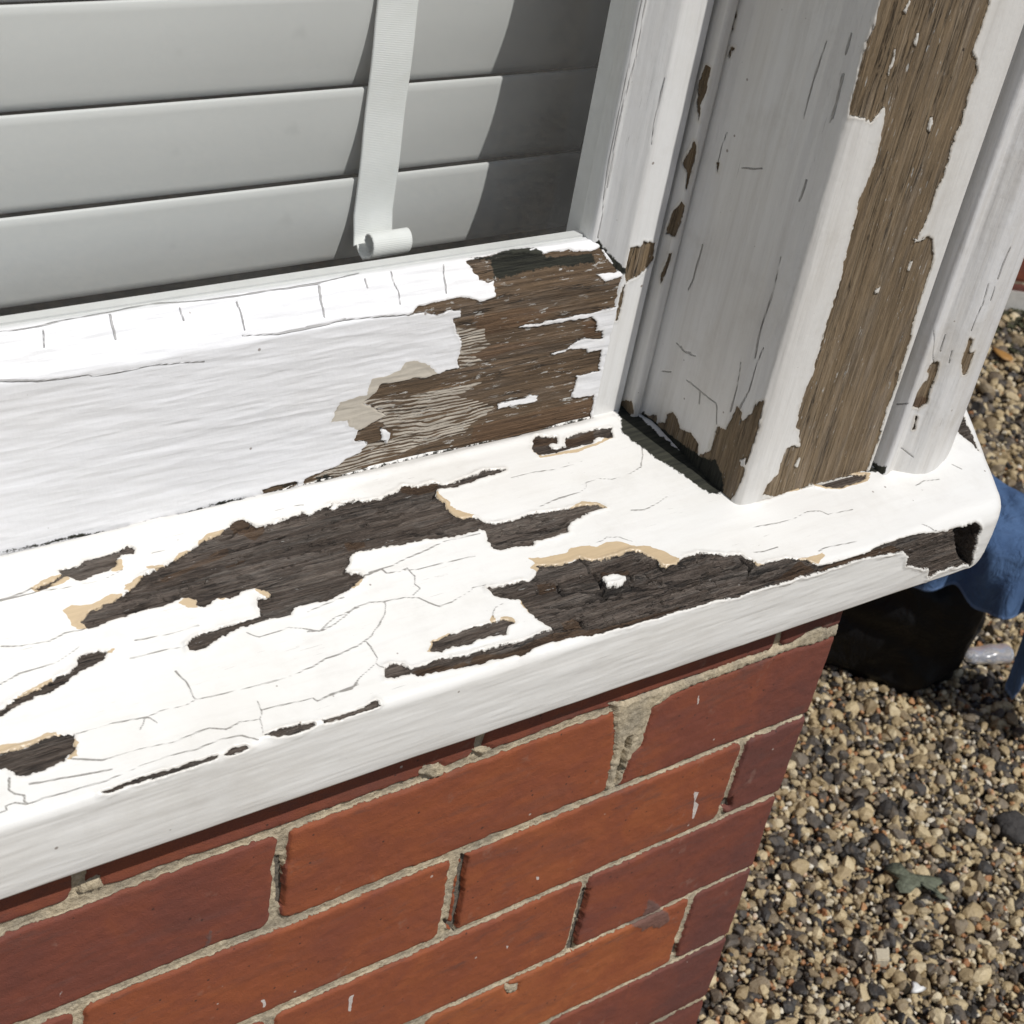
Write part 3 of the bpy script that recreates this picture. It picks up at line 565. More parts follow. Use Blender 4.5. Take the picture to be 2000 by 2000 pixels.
def wall():
    root = empty('brick_wall', (-.5, .05, GZ), 'red brick bay wall with sandy mortar under the peeling white sill', 'wall')
    s = np.concatenate([np.arange(-1.45, -.56, .006), np.arange(-.56, XC+.010, .0011), np.arange(XC+.011, .75, .01)])
    z = np.concatenate([np.arange(.0555, -.345, -.0011), np.arange(-.349, GZ-.02, -.006)])
    S_, Z_ = np.meshgrid(s, z, indexing='ij')
    bd, course, bid = brick_field(S_, Z_)
    L = layers('wall', S_*1000, Z_*1000, warp=1.0)
    # rendered smears: mortar standing over the bricks
    bd = np.minimum(bd, -L['c']); bd = np.where(L['c'] > 0, np.minimum(bd, -.4), bd); bd = np.minimum(bd, -L['d'])
    tone = .18+.62*_T[3][(course*7+3) & 255, (bid.astype(int)*13+5) & 255]
    for cc, x0, x1, tv in ((-1, -1, 1, .22), (0, -2, -.3375, .16), (0, -.3375, -.1125, .60), (0, -.1125, 1, .36), (1, -2, -.45, .2), (1, -.45, -.225, .58), (1, -.225, 0, .66), (2, -.3375, -.1125, .62), (2, -.1125, 1, .32), (3, -.45, -.225, .30), (3, -.225, 0, .88), (3, 0, 1, .25), (1, 0, 1, .18), (4, -.3375, -.1125, .45), (4, -.1125, 1, .2)):
        tone = np.where((course == cc) & (S_ > x0-.003) & (S_ < x1-.003), .40+(tv-.44)*.62, tone)
    # the quoin bricks next to the corner are the purplest
    tone = tone-.22*sst(S_, -.09, .06)
    h = sst(bd, -.5, 1.1)*.0016-.0016+sst(bd, -.3, 3)*.0006
    h += np.where(bd < 0, (fbm(S_*420, Z_*420, 8, 3)-.5)*.0022-.0004, (fbm(S_*160, Z_*160, 9, 3)-.5)*.0008+(fbm(S_*18, Z_*18, 10, 2)-.5)*.0016)
    h += sst(L['c'], -.5, 1.5)*.0030
    h -= sst(L['d'], -.4, .5)*.0095
    h += sst(L['w'], -.5, 1)*.0012*fbm(S_*500, Z_*500, 3, 2)
    over = np.clip(S_-XC, 0, None)
    # rounded arris at the canted corner
    X = np.minimum(S_, XC)+over*CD[0]; Y = over*CD[1]
    blend = sst(S_, XC-.002, XC+.002); nx = blend*CD[1]; ny = -(1-blend)-blend*CD[0]
    nl = np.hypot(nx, ny); nx /= nl; ny /= nl
    G = np.stack([X+nx*h, Y+ny*h, Z_], -1)
    o = grid_mesh('brickwork', G, M_brick, root, dict(bd=bd, tone=tone, w=L['w'], i=L['i']), flip=True)
    # top bed of the wall under the sill
    bm = bmesh.new(); box(bm, -1.44, .050, .004, .11, GZ, .054); bm_obj('wall_core', bm, M_mortar, root)
    return root
def flat(name, col, rough=.7, bump=0, sc=60, var=.15):
    N = NT(name); n = N.noise((1, 1, 1), sc, 4, .6); c = N.mix(N.rng(n, .3, .7), col, tuple(v*(1-var) for v in col))
    return N.fin(c, rough, N.bump(n, bump) if bump else None)
M_mortar = flat('mortar', (.16, .14, .11), .95, .002, 300, .4)
wall()

# ------------------------------------------------------------------ the bay window
bay = empty('bay_window', (-.45, .1, .055), 'white painted timber bay window with peeling sill, bottom rail and corner post', 'window')
RN = .0048
PS = np.array((.160, .002)); CR_ = .027
yc = -.031+CR_; CC = np.array((PS[0]-(CR_-(yc-PS[1])*.5)/.866, yc))
def zfront(x): return .0985-.0125*(np.clip(x, -.6, .16)+.18)
def ztop(x, y):
    v = np.clip((y+.031)/.146, 0, 1.6); zf = zfront(x); return zf+(.1233-zf)*v
def make_sill():
    # outline stations
    xs = np.concatenate([np.arange(-1.3, -.56, .008), np.arange(-.56, CC[0], .0007)])
    O = [(x, -.031) for x in xs]; n0 = len(O); NV = [(0, -1)]*n0; Q = [(x, .150) for x in xs]
    na = 44
    for i in range(na+1):
        a = math.radians(-90+60*i/na); v = np.array((math.cos(a), math.sin(a)))
        O.append(tuple(CC+CR_*v)); NV.append(tuple(v)); Q.append((CC[0]+.002*i/na, .150))
    t0 = CC+CR_*np.array((.866, -.5))
    for t in np.concatenate([np.arange(.0015, .22, .0015), np.arange(.22, .7, .01)]):
        p = t0+CD*t; O.append(tuple(p)); NV.append((.866, -.5)); Q.append((CC[0]+.002+max(0, t-.19)*.5, .150+max(0, t-.19)*.866))
    O = np.array(O); NV = np.array(NV); Q = np.array(Q); n = len(O)
    zb = .0535-.0139*(np.clip(O[:, 0], -.6, .16)+.18)     # underside at the front edge
    rows = []
    # underside return, front face, nose, top
    prof = []
    zt = ztop(O[:, 0], O[:, 1]); rn = RN+.0065*sst(O[:, 0], .02, .125)
    cols = []
    def P3(off, z): return np.stack([O[:, 0]-NV[:, 0]*off, O[:, 1]-NV[:, 1]*off, z], -1)
    for off in (.06, .045, .03, .015, .006): cols.append((P3(np.full(n, off), zb), np.zeros((n, 2))+0, -1.0))
    nf = 56
    for i in range(nf+1):
        f = i/nf; z = zb+(zt-rn-zb)*f; o = np.full(n, .0015*(1-f)**6)
        cols.append((P3(o, z), NV, 0.0))
    nn = 12
    for i in range(1, nn+1):
        a = math.pi/2*i/nn; off = rn*(1-math.cos(a)); z0 = ztop(O[:, 0]-NV[:, 0]*rn, O[:, 1]-NV[:, 1]*rn)
        zz = zt-rn+(rn+(z0-zt)*i/nn)*math.sin(a)
        cols.append((P3(off, zz), NV*math.cos(a), math.sin(a)))
    B = O-NV*rn[:, None]; nt_ = 215
    for i in range(1, nt_+1):
        f = i/nt_; xy = B*(1-f)+Q*f; cols.append((np.stack([xy[:, 0], xy[:, 1], ztop(xy[:, 0], xy[:, 1])], -1), np.zeros((n, 2)), 1.0))
    G = np.stack([c[0] for c in cols], 1); m = G.shape[1]
    Nn = np.zeros_like(G)
    for j, c in enumerate(cols):
        Nn[:, j, :2] = c[1]; Nn[:, j, 2] = c[2]
    U = G[..., 0]*1000; V = (G[..., 1]+G[..., 2])*1000
    L = layers('sill', U, V, warp=1.0, gu=.55, gv=1.5)
    up = np.clip(Nn[..., 2], 0, 1)
    Uw = U+6*(fbm(U*.05, V*.3, 3, 2)-.5); Vw = V+3*(fbm(U*.09, V*.2, 4, 2)-.5)
    s1 = np.abs(fbm(Uw*.016, Vw*.30, 2, 2)-.5)*26+3.0*(1-sst(fbm(U*.03, V*.1, 6, 2), .38, .52))
    s2 = np.abs(fbm(Uw*.085, Vw*.035, 10, 2)-.5)*60+7.0*(1-sst(fbm(U*.05, V*.16, 13, 2), .50, .62))
    L['s'] = np.minimum(L['s'], np.where(L['d'] > -.5, np.minimum(s1, s2), np.where(L['m'] > 0, np.minimum(s1*1.5+.25, s2*1.6+.3), 8.)))
    L['w'] = np.where(Nn[..., 2] < -.5, -12, L['w'])
    w = L['w']
    gr = fbm(U*.035, V*1.1, 2, 4); gr2 = fbm(U*.12, V*.42, 4, 3); chunk = fbm(U*.07, V*.16, 6, 2)
    lift = .15+.75*fbm(U*.06, V*.09, 14, 2)**2*2
    h = -sst(w, -.3, .3)*1.25 + np.where((w < 0) & (w > -6), lift*np.exp(-((w+.8)/1.5)**2), 0)
    h += sst(w, 0, 1.2)*((gr-.5)*2.8+(gr2-.5)*1.8)
    h -= np.exp(-(L['k']/1.6)**2)*-.14*(w < 0)
    yg = np.abs(G[..., 1]*1000-115.0+(fbm(U*.08, V*0, 3, 3)-.5)*1.6); gap = (1.5*fbm(U*.022, V*0, 8, 2)+.35)-yg; L['b'] = np.where((G[..., 0] < -.09) & (Nn[..., 2] > .9), np.maximum(L['b'], gap), L['b'])
    h -= sst(gap, -.3, .5)*2.2*(G[..., 0] < -.09)*up
    h -= sst(L['m'], 0, 4)*sst(w, 0, 1.5)*(.5+1.3*chunk)
    dd = sst(L['d'], -.6, 2.5)*sst(w, -.2, .8)
    rid = 1-np.abs(2*fbm(U*.018, V*.23, 9, 3)-1)*2
    h -= dd*(1.4+3.2*np.floor(chunk*6)/6+2.0*(gr-.3)+3.0*(.5-rid))
    h -= sst(w, 0, 1)*np.exp(-(L['s']/.85)**2)*3.0
    h -= np.exp(-(L['k']/.5)**2)*.25*(w < 0)
    h += (fbm(U*.02, V*.10, 12, 3)-.5)*.9*(.35+.65*(1-up))+(.5-np.abs(2*fbm(U*.022+V*.01, V*.42, 11, 3)-1))*.22*(1-up)       # uneven brushed paint
    # rotten hollow at the front corner
    hol = TR['sill']; hp = [p for k, p in hol if k == 'd'][1]
    hs = sdf([hp], U, V); h -= sst(hs, -.2, 1.6)*9.0*np.where(Nn[..., 2] > -.5, 1, 0)
    # hump of filler along the back of the sill, against the rail
    yb = G[..., 1]; h += np.exp(-((yb-.1095)/.0030)**2)*1.5*(.6+.8*fbm(U*.05, V*0, 3, 2))*(G[..., 0] < -.075)*up
    h *= np.where(Nn[..., 2] < -.5, 0, 1)
    G = G+Nn*(h*.001)[..., None]
    o = grid_mesh('sill', G, M_sill, bay, dict(w=w, c=L['c'], k=L['k'], b=L['b'], t=np.full(w.shape, -5.), f=L['f'], s=L['s']), flip=True)
    o['label'] = 'white sill with cracked, flaking paint over rotten dark timber'
make_sill()

def make_profile(name, prof, axis, lo, hi, coarse_hi, mat, tr, step=.0007, fine=.0012, label=None, gu=1.3, gv=.4, coarse_lo=None, stripes=False, round_=None):
    pts, s, nrm = arc_profile(prof, step, fine)
    if coarse_lo is not None: run = np.concatenate([np.arange(coarse_lo, lo, .008), np.arange(lo, hi, step)])
    else: run = np.concatenate([np.arange(lo, hi, step), np.arange(hi, coarse_hi, .01)])
    S2, R2 = np.meshgrid(s, run, indexing='ij'); U = S2*1000; V = R2*1000
    L = layers(tr, U, V, warp=.9, gu=gu, gv=gv)
    w = L['w']
    if axis == 2: gr = fbm(U*1.1, V*.03, 2, 4)
    else: gr = fbm(V*.03, U*1.1, 2, 4)
    t = np.full(w.shape, -5.)
    if stripes:
        ph = U*2*math.pi/2.2+24*fbm(V*.020, U*.05, 5, 3)+4*fbm(V*.12, U*.25, 7, 2)
        t = np.minimum(L['t'], (np.sin(ph)+1.5-2.9*fbm(V*.07, U*.35, 9, 3))*.6)
        w = L['w'] = np.minimum(L['w'], -L['c'])
    h = -sst(w, -.35, .35)*.9+np.where((w < 0) & (w > -4), .35*fbm(U*.1, V*.1, 14, 2)*np.exp(-((w+.8)/1.2)**2), 0)
    h += sst(w, 0, 1.)*(gr-.5)*.9+np.where(t > 0, .2, 0)*(w > 0)
    h -= np.exp(-(L['k']/.5)**2)*.25
    lo_f = fbm(U*.12, V*.012, 12, 3) if axis == 2 else 1-np.abs(2*fbm(V*.020+U*.012, U*.17, 12, 3)-1)*1.6
    h += (lo_f-.5)*(.7 if axis == 2 else .5)+(0 if axis == 2 else (fbm(V*.03, U*.12, 13, 3)-.5)*.9)
    G = np.zeros(S2.shape+(3,)); hh = h*.001
    if axis == 2:
        G[..., 0] = pts[:, 0][:, None]+nrm[:, 0][:, None]*hh; G[..., 1] = pts[:, 1][:, None]+nrm[:, 1][:, None]*hh; G[..., 2] = R2
    else:
        # profile in (y, z): outward normal points to -y
        G[..., 1] = pts[:, 0][:, None]-nrm[:, 0][:, None]*hh; G[..., 2] = pts[:, 1][:, None]-nrm[:, 1][:, None]*hh; G[..., 0] = R2
    o = grid_mesh(name, G, mat, bay, dict(w=w, c=L['c'], k=L['k'], b=L['b'], t=t, f=L['f'], s=L['s']), flip=(axis == 2))
    if label: o['label'] = label
    return o
make_profile('bottom_rail', RAIL, 0, -.56, -.0885, None, M_rail, 'rail', gu=1.3, gv=.35, coarse_lo=-1.15, stripes=True, step=.0006, label='white bottom rail, paint gone from its right end')
make_profile('stile', STILE, 2, .11, .44, 1.30, M_white, 'stile', step=.0007, label='white stile with a peeled patch at the glass corner')
make_profile('corner_bead', BEAD, 2, .11, .44, 1.30, M_post, 'bead', step=.0005, fine=.001)
make_profile('corner_post', POST, 2, .085, .44, 1.30, M_post, 'post', label='corner post with a wide strip of bare brown timber')
make_profile('post_moulding', MOULD, 2, .085, .44, 1.30, M_mould, 'mould', fine=.003)

def glass_mat():
    N = NT('window_glass'); t = N.n('ShaderNodeBsdfTransparent'); t.inputs[0].default_value = (.985, .99, .985, 1)
    g = N.n('ShaderNodeBsdfGlossy'); g.inputs['Roughness'].default_value = .01; lw = N.n('ShaderNodeLayerWeight'); lw.inputs[0].default_value = .5
    f = N.math('ADD', N.math('MULTIPLY', N.math('POWER', lw.outputs['Facing'], 5.0), .9), .035)
    m = N.n('ShaderNodeMixShader'); N.l(f, m.inputs[0]); N.l(t.outputs[0], m.inputs[1]); N.l(g.outputs[0], m.inputs[2]); df = N.n('ShaderNodeBsdfDiffuse'); df.inputs[0].default_value = (.8, .8, .78, 1); m2 = N.n('ShaderNodeMixShader'); N.l(N.rng(N.noise((9, 9, 9), 1, 5, .7), .3, .75, .010, .034), m2.inputs[0]); N.l(m.outputs[0], m2.inputs[1]); N.l(df.outputs[0], m2.inputs[2]); N.l(m2.outputs[0], N.o.inputs['Surface'])  # faint white diffuse layer stands in for reflected haze on the pane
    return N.m
bm = bmesh.new(); box(bm, -1.12, -.1050, .1310, .1325, .226, 1.27); bm_obj('window_pane', bm, glass_mat(), bay)
M_in = flat('interior_gloss_paint', (.78, .78, .77), .4, .0003, 120, .08)
bm = bmesh.new(); box(bm, -1.12, -.1055, .1345, .1430, .12, .2342, .0012); bm_obj('inner_rail_bead', bm, M_in, bay)
bm = bmesh.new(); box(bm, -.1050, -.065, .1345, .154, .12, 1.27, .0012); bm_obj('inner_stile_bead', bm, M_in, bay)
# the rest of the casement, outside the picture
bm = bmesh.new(); box(bm, -1.22, -1.12, .085, .16, .1, 1.34); box(bm, -1.12, -.06, .086, .154, 1.272, 1.345); bm_obj('upper_frame', bm, M_in, bay)
bm = bmesh.new(); box(bm, -1.30, .2, .12, .143, .02, .1165); bm_obj('inner_frame', bm, M_in, bay)

# room behind
M_room = flat('room_plaster', (.20, .19, .17), .9)
bm = bmesh.new()
x0, x1, y0, y1, z0, z1 = -1.6, .0, .155, 2.4, -.6, 1.5
box(bm, x0, x1, y0, y1, z0, z1)
fr = [f for f in bm.faces if abs(f.calc_center_median().y-y0) < 1e-4]; bmesh.ops.delete(bm, geom=fr, context='FACES')
r = bm_obj('room_interior', bm, M_room); tag(r, kind='structure')

# ------------------------------------------------------------------ venetian blind
blind = empty('venetian_blind', (-.55, .21, 1.2), 'closed pale grey venetian blind hanging behind the window glass', 'blind')
def slat_mat():
    N = NT('faux_wood_slat'); n = N.noise((3, 40, 40), 1, 4, .5); n2 = N.noise((30, 30, 30), 1, 3, .5)
    c = N.mix(N.rng(n, .3, .7), (.74, .745, .735), (.71, .715, .705)); c = N.mix(N.math('MULTIPLY', N.rng(n2, .66, .76), .25), c, (.33, .34, .33))
    return N.fin(c, .38, N.bump(n, .0002))
M_slat = slat_mat()
sp = [(0, .0)]
def slat_mesh():
    me_pts = []; n = 12; T = .0028; Wd = .0520; tilt = math.atan2(.0085, Wd)
    prof = []
    for i in range(n+1):
        f = i/n; bow = .0016*math.sin(math.pi*f); prof.append((f*Wd*math.sin(tilt)-bow, -f*Wd*math.cos(tilt)))
    back = [(y+T, z) for y, z in prof][::-1]
    top = [(T*.5, .0010), (T*.15, .0006)]; ring = prof+[(prof[-1][0]+T*.5, prof[-1][1]-.001)]+back+top
    bm = bmesh.new(); A = [bm.verts.new((-1.06, y, z)) for y, z in ring]; B = [bm.verts.new((-.0545, y, z)) for y, z in ring]
    k = len(ring)
    for i in range(k): bm.faces.new((A[i], A[(i+1) % k], B[(i+1) % k], B[i]))
    bm.faces.new(A); bm.faces.new(B[::-1]); return bm
s0 = bm_obj('slat', slat_mesh(), M_slat, blind, True); me0 = s0.data
for e in me0.polygons: e.use_smooth = True
me0.polygons[-1].use_smooth = False; me0.polygons[-2].use_smooth = False
s0.matrix_parent_inverse.identity(); s0.location = Vector((0, .2050, .2482))-blind.location
s0['group'] = 'slats of the blind'
for i in range(1, 20):
    c = s0.copy(); COL.objects.link(c); c.parent = blind
    c.location = Vector((random.uniform(-.0008, .0008), .2050, .2482+i*.0511))-blind.location
    c.rotation_euler.y = 0.0
def tape_mat():
    N = NT('woven_tape'); w = N.n('ShaderNodeTexWave'); w.bands_direction = 'Z'; w.inputs['Scale'].default_value = 330; N.l(N.tc, w.inputs[0])
    n = N.noise((1, 1, 1), 90, 3); n2 = N.noise((20, 20, 60), 1, 3)
    c = N.mix(N.rng(n, .3, .7), (.86, .87, .86), (.82, .83, .81)); c = N.mix(N.math('MULTIPLY', N.rng(n2, .6, .75), .3), c, (.6, .58, .5))
    return N.fin(c, .85, N.bump(w.outputs['Fac'], .00025, .35))
def make_tape():
    xl, xr = -.2150, -.1905; path = [(.2025, 1.2)]+[(.2025-.0004*math.sin(i*1.3), 1.2-i*.012) for i in range(1, 90)]
    path = [p for p in path if p[1] > .225]
    cy, cz, r = .1890, .2200, .0068
    # runs down, turns forward and rolls up towards the glass
    pts = path+[(.2010, .218), (.2000, .211)]
    for i in range(0, 33):
        a = math.radians(-20-i*12.5); rr = r*(1-.004*i)*(1.25 if i < 6 else 1)
        pts.append((cy+rr*math.cos(a)*1.0, cz-.004+rr*math.sin(a)))
    n = len(pts); m = 26; G = np.zeros((n, m, 3))
    for i, (y, z) in enumerate(pts):
        kx = max(0, i-(n-34))/33*.005
        for j in range(m):
            f = j/(m-1); edge = .0005*math.sin(i*3.1) if j == 0 and i % 2 else 0
            G[i, j] = (xl+(xr-xl)*f+kx+.007*max(0, y-.2025+.012 if y < .1905 else 0)*0+edge, y, z+.0006*f)
    o = grid_mesh('ladder_tape', G, tape_mat(), blind); md = o.modifiers.new('thickness', 'SOLIDIFY'); md.thickness = .0011; md.offset = 0
    return o
make_tape()

# ------------------------------------------------------------------ gravel
def stone_mat():
    N = NT('flint_gravel'); n = N.noise((1, 1, 1), 260, 4, .6); n2 = N.noise((1, 1, 1), 900, 2, .6)
    t = N.math('ADD', N.attr('tone'), N.math('MULTIPLY', N.math('SUBTRACT', n, .5), .10))
    c = N.ramp(t, [(0, (.032, .030, .029)), (.12, (.060, .052, .045)), (.22, (.12, .098, .075)), (.30, (.22, .175, .12)), (.42, (.35, .26, .14)), (.56, (.52, .40, .22)), (.70, (.65, .53, .325)), (.81, (.72, .64, .48)), (.86, (.80, .74, .62)), (.90, (.52, .27, .11)), (.96, (.36, .16, .065))])
    c = N.mix(N.rng(n2, .35, .7), N.mix(.75, (0, 0, 0), c), c)
    n4 = N.noise((1, 1, 1), 150, 3, .6); c = N.mix(N.math('MULTIPLY', N.rng(n4, .5, .7), .25), c, (.24, .17, .10))
    return N.fin(c, .62, N.bump(n, .0015))
M_stone = stone_mat()
def stone_protos(k):
    out = []; rs = np.random.RandomState(3)
    for q in range(k):
        bm = bmesh.new(); bmesh.ops.create_icosphere(bm, subdivisions=2, radius=1); V = np.array([v.co[:] for v in bm.verts]); F = np.array([[v.index for v in f.verts] for f in bm.faces]); bm.free()
        V *= np.array([1, rs.uniform(.6, .95), rs.uniform(.38, .75)])
        for _ in range(7):
            d = rs.normal(size=3); d /= np.linalg.norm(d); h = rs.uniform(.35, .7); e = V@d-h; V = V-np.clip(e, 0, None)[:, None]*d*.93
        V += rs.normal(size=V.shape)*.022; out.append((V, F))
    return out
def gravel():
    rs = np.random.RandomState(21); pr = stone_protos(14)
    # triangle of ground that can be seen, with a margin
    poly = np.array([(.02, .14), (.30, -.30), (.75, -.22), (1.25, .10), (1.75, .70), (2.25, 1.05), (1.9, 1.45), (1.1, 1.15), (.50, .60)])
    wide = np.array([(.06, .12), (.10, -.50), (.80, -.55), (1.7, -.05), (2.4, .55), (2.5, .95), (1.9, 1.45), (1.1, 1.55), (.62, 1.10)])
    def ins(p, poly=poly):
        x, y = p[:, 0], p[:, 1]; r = np.zeros(len(p), bool); b = np.roll(poly, -1, 0)
        for (x0, y0), (x1, y1) in zip(poly, b):
            c = (y0 > y) != (y1 > y); r ^= c & (x < (x1-x0)*(y-y0)/(y1-y0+1e-12)+x0)
        return r
    st = .0078; gx, gy = np.meshgrid(np.arange(0, 2.3, st), np.arange(-.32, 1.5, st)); p = np.stack([gx.ravel(), gy.ravel()], 1)
    p += rs.uniform(-.5, .5, p.shape)*st; p = p[ins(p)]
    far = (p[:, 0] > 1.3); p = p[~far | (rs.rand(len(p)) < .6)]
    n0 = len(p); st = .0066; gx, gy = np.meshgrid(np.arange(0, 2.3, st), np.arange(-.32, 1.5, st)); p2 = np.stack([gx.ravel(), gy.ravel()], 1); p2 += rs.uniform(-.5, .5, p2.shape)*st; p2 = p2[ins(p2)]; p2 = p2[(p2[:, 0] < 1.45) & (rs.rand(len(p2)) < .5)]; p = np.concatenate([p, p2]); n = len(p)
    size = np.where(np.arange(n) < n0, np.exp(rs.normal(math.log(.0061), .42, n)), np.exp(rs.normal(math.log(.0036), .25, n))); size = np.clip(size, .0022, .016)
    size *= np.where(p[:, 0] > 1.3, 1.3, 1)
    gx, gy = np.meshgrid(np.arange(0, 2.6, .0125), np.arange(-.6, 1.6, .0125)); p3 = np.stack([gx.ravel(), gy.ravel()], 1); p3 += rs.uniform(-.5, .5, p3.shape)*.0125; p3 = p3[ins(p3, wide) & ~ins(p3)]
    p = np.concatenate([p, p3]); size = np.concatenate([size, np.clip(np.exp(rs.normal(math.log(.0088), .3, len(p3))), .005, .016)]); n = len(p)
    Vs, Fs, Ts = [], [], []; base = 0; idx = rs.randint(0, len(pr), n)
    for q, (V, F) in enumerate(pr):
        sel = np.where(idx == q)[0]; m = len(sel)
        a = rs.uniform(0, 2*math.pi, m); b = rs.normal(0, .45, m); c = rs.normal(0, .45, m)
        ca, sa, cb, sb, cc, sc = np.cos(a), np.sin(a), np.cos(b), np.sin(b), np.cos(c), np.sin(c); O = np.zeros(m); I = np.ones(m)
        Rz = np.array([[ca, -sa, O], [sa, ca, O], [O, O, I]]); Rx = np.array([[I, O, O], [O, cb, -sb], [O, sb, cb]]); Ry = np.array([[cc, O, sc], [O, I, O], [-sc, O, cc]])
        Rm = np.einsum('ijn,jkn,kln->nil', Rz, Rx, Ry)
        P = np.einsum('nij,vj->nvi', Rm, V)*size[sel][:, None, None]
        P[..., 0] += p[sel, 0][:, None]; P[..., 1] += p[sel, 1][:, None]; P[..., 2] += (GZ+rs.uniform(-.004, .004, m)+np.where(size[sel] > .0048, size[sel]*.25, .0035))[:, None]
        Vs.append(P.reshape(-1, 3)); Fs.append((F[None]+base+(np.arange(m)*len(V))[:, None, None]).reshape(-1, 3)); base += m*len(V)
        t = rs.rand(m); big = size[sel] > .0075; t = np.where(big, t*.75, t)
        Ts.append(np.repeat(t, len(V)))
    o = np_mesh('gravel', np.concatenate(Vs), np.concatenate(Fs), M_stone, None, dict(tone=np.concatenate(Ts)), smooth=False, nv=3)
    tag(o, 'cream, grey and orange flint gravel covering the ground beside the wall', 'gravel', kind='stuff')
gravel()
# ------------------------------------------------------------------ loose things on the gravel
def ground_outline(name): return [Vector((x*1e-4, y*1e-4, 0)) for x, y in GR[name]]
def leaf(name, key, mat, label, cat, z=.006, curl=.004, seed=1):
    P = ground_outline(key); c = sum(P, Vector())/len(P); rs = random.Random(seed); bm = bmesh.new()
    ring = [bm.verts.new((p.x-c.x, p.y-c.y, z+curl*rs.uniform(0, 1))) for p in P]
    mid = [bm.verts.new(((p.x-c.x)*.5, (p.y-c.y)*.5, z+.003+curl*.4*rs.uniform(0, 1))) for p in P]; cv = bm.verts.new((0, 0, z+.002)); n = len(P)
    for i in range(n):
        j = (i+1) % n; bm.faces.new((ring[i], ring[j], mid[j], mid[i])); bm.faces.new((mid[i], mid[j], cv))
    o = bm_obj(name, bm, mat, None, True); o.location = (c.x, c.y, GZ+.006)
    md = o.modifiers.new('thickness', 'SOLIDIFY'); md.thickness = .0007
    return tag(o, label, cat)
leaf('fallen_leaf', 'green_leaf', flat('dull_green_leaf', (.17, .185, .125), .7, .002, 260, .55), 'dull green torn leaf lying on the gravel', 'leaf')
leaf('dry_leaf', 'orange_leaf', flat('dry_orange_leaf', (.42, .22, .06), .6, .001, 200, .35), 'dry orange leaf on the gravel near the far red brick wall', 'leaf', seed=4)
leaf('paint_flake', 'chip', flat('fallen_paint', (.80, .79, .76), .5), 'white flake of fallen paint lying on the gravel', 'paint flake', z=.009, curl=.003, seed=6)
def rock(name, key, mat, label, h, seed, cubic=0):
    P = ground_outline(key); c = sum(P, Vector())/len(P); bm = bmesh.new()
    n = len(P); rs = random.Random(seed)
    if cubic:
        lo = [bm.verts.new((p.x-c.x, p.y-c.y, 0)) for p in P]; hi = [bm.verts.new(((p.x-c.x)*.95, (p.y-c.y)*.95, h)) for p in P]
        bm.faces.new(lo[::-1]); bm.faces.new(hi)
        for i in range(n): bm.faces.new((lo[i], lo[(i+1) % n], hi[(i+1) % n], hi[i]))
        bmesh.ops.bevel(bm, geom=bm.edges[:], offset=.0012, segments=2, affect='EDGES')
    else:
        rows = []
        for k in range(1, 6):
            a = math.pi*k/6; rows.append([bm.verts.new(((p.x-c.x)*math.sin(a)*rs.uniform(.94, 1.04), (p.y-c.y)*math.sin(a)*rs.uniform(.94, 1.04), h*.5*(1-math.cos(a))*rs.uniform(.95, 1.05))) for p in P])
        b0 = bm.verts.new((0, 0, 0)); b1 = bm.verts.new((0, 0, h*.98))
        for r0, r1 in zip(rows[:-1], rows[1:]):
            for i in range(n): bm.faces.new((r0[i], r0[(i+1) % n], r1[(i+1) % n], r1[i]))
        for i in range(n): bm.faces.new((b0, rows[0][(i+1) % n], rows[0][i])); bm.faces.new((b1, rows[-1][i], rows[-1][(i+1) % n]))
    o = bm_obj(name, bm, mat, None, not cubic); o.location = (c.x, c.y, GZ+.001); return tag(o, label, 'stone')
rock('stone', 'square', flat('pale_stone', (.56, .49, .36), .8, .0008, 300, .2), 'pale squarish stone, flattest and squarest of the gravel', .012, 3, 1)
rock('stone', 'dark', flat('dark_flint', (.060, .054, .050), .8, .006, 90, .6), 'large rounded dark flint, biggest stone in the gravel', .018, 5)

# black bag and the blue cloth thrown over it
BC = np.array((.835, .475)); BL = np.array((.57, -.82)); BF = np.array((-.82, -.57))
def black_plastic():
    N = NT('black_plastic_sack'); n = N.noise((1, 1, 1), 12, 4, .6, 1.2)
    return N.fin((.006, .006, .0065), .5, N.bump(n, .010), .2)
def bag():
    nu, nv_ = 140, 70; G = np.zeros((nu, nv_, 3))
    u = np.linspace(0, 2*math.pi, nu); v = np.linspace(0, 1, nv_); U, V = np.meshgrid(u, v, indexing='ij')
    se = lambda c, p: np.sign(c)*np.abs(c)**p
    prof = np.where(V < .43, 1-.10*((.43-V)/.43)**2, np.clip(1-np.abs(2*V-.86)**4.2*.62, .0, 1)); prof *= np.sqrt(np.clip(1-np.clip((V-.86)/.14, 0, 1)**2, 0, 1)); prof *= .9+.1*sst(V, 0, .08)
    fold = .006*np.sin(U*7+3*np.sin(V*3))+.010*(fbm(U*2.2, V*4, 3, 3)-.5)*3+.0012*np.sin(V*30+3*np.sin(U*2))
    a = (np.where(np.cos(U) > 0, .118, .200)+fold)*se(np.cos(U), .75)*prof; b = (.104+fold)*se(np.sin(U), .75)*prof
    G[..., 0] = BC[0]+BL[0]*a+BF[0]*b; G[..., 1] = BC[1]+BL[1]*a+BF[1]*b; G[..., 2] = GZ+.002+V*.262+fold*.25*V
    G[-1] = G[0]
    tag(grid_mesh('rubbish_sack', G, black_plastic()), 'black plastic sack standing on the gravel, half hidden below the sill', 'sack')
bag()
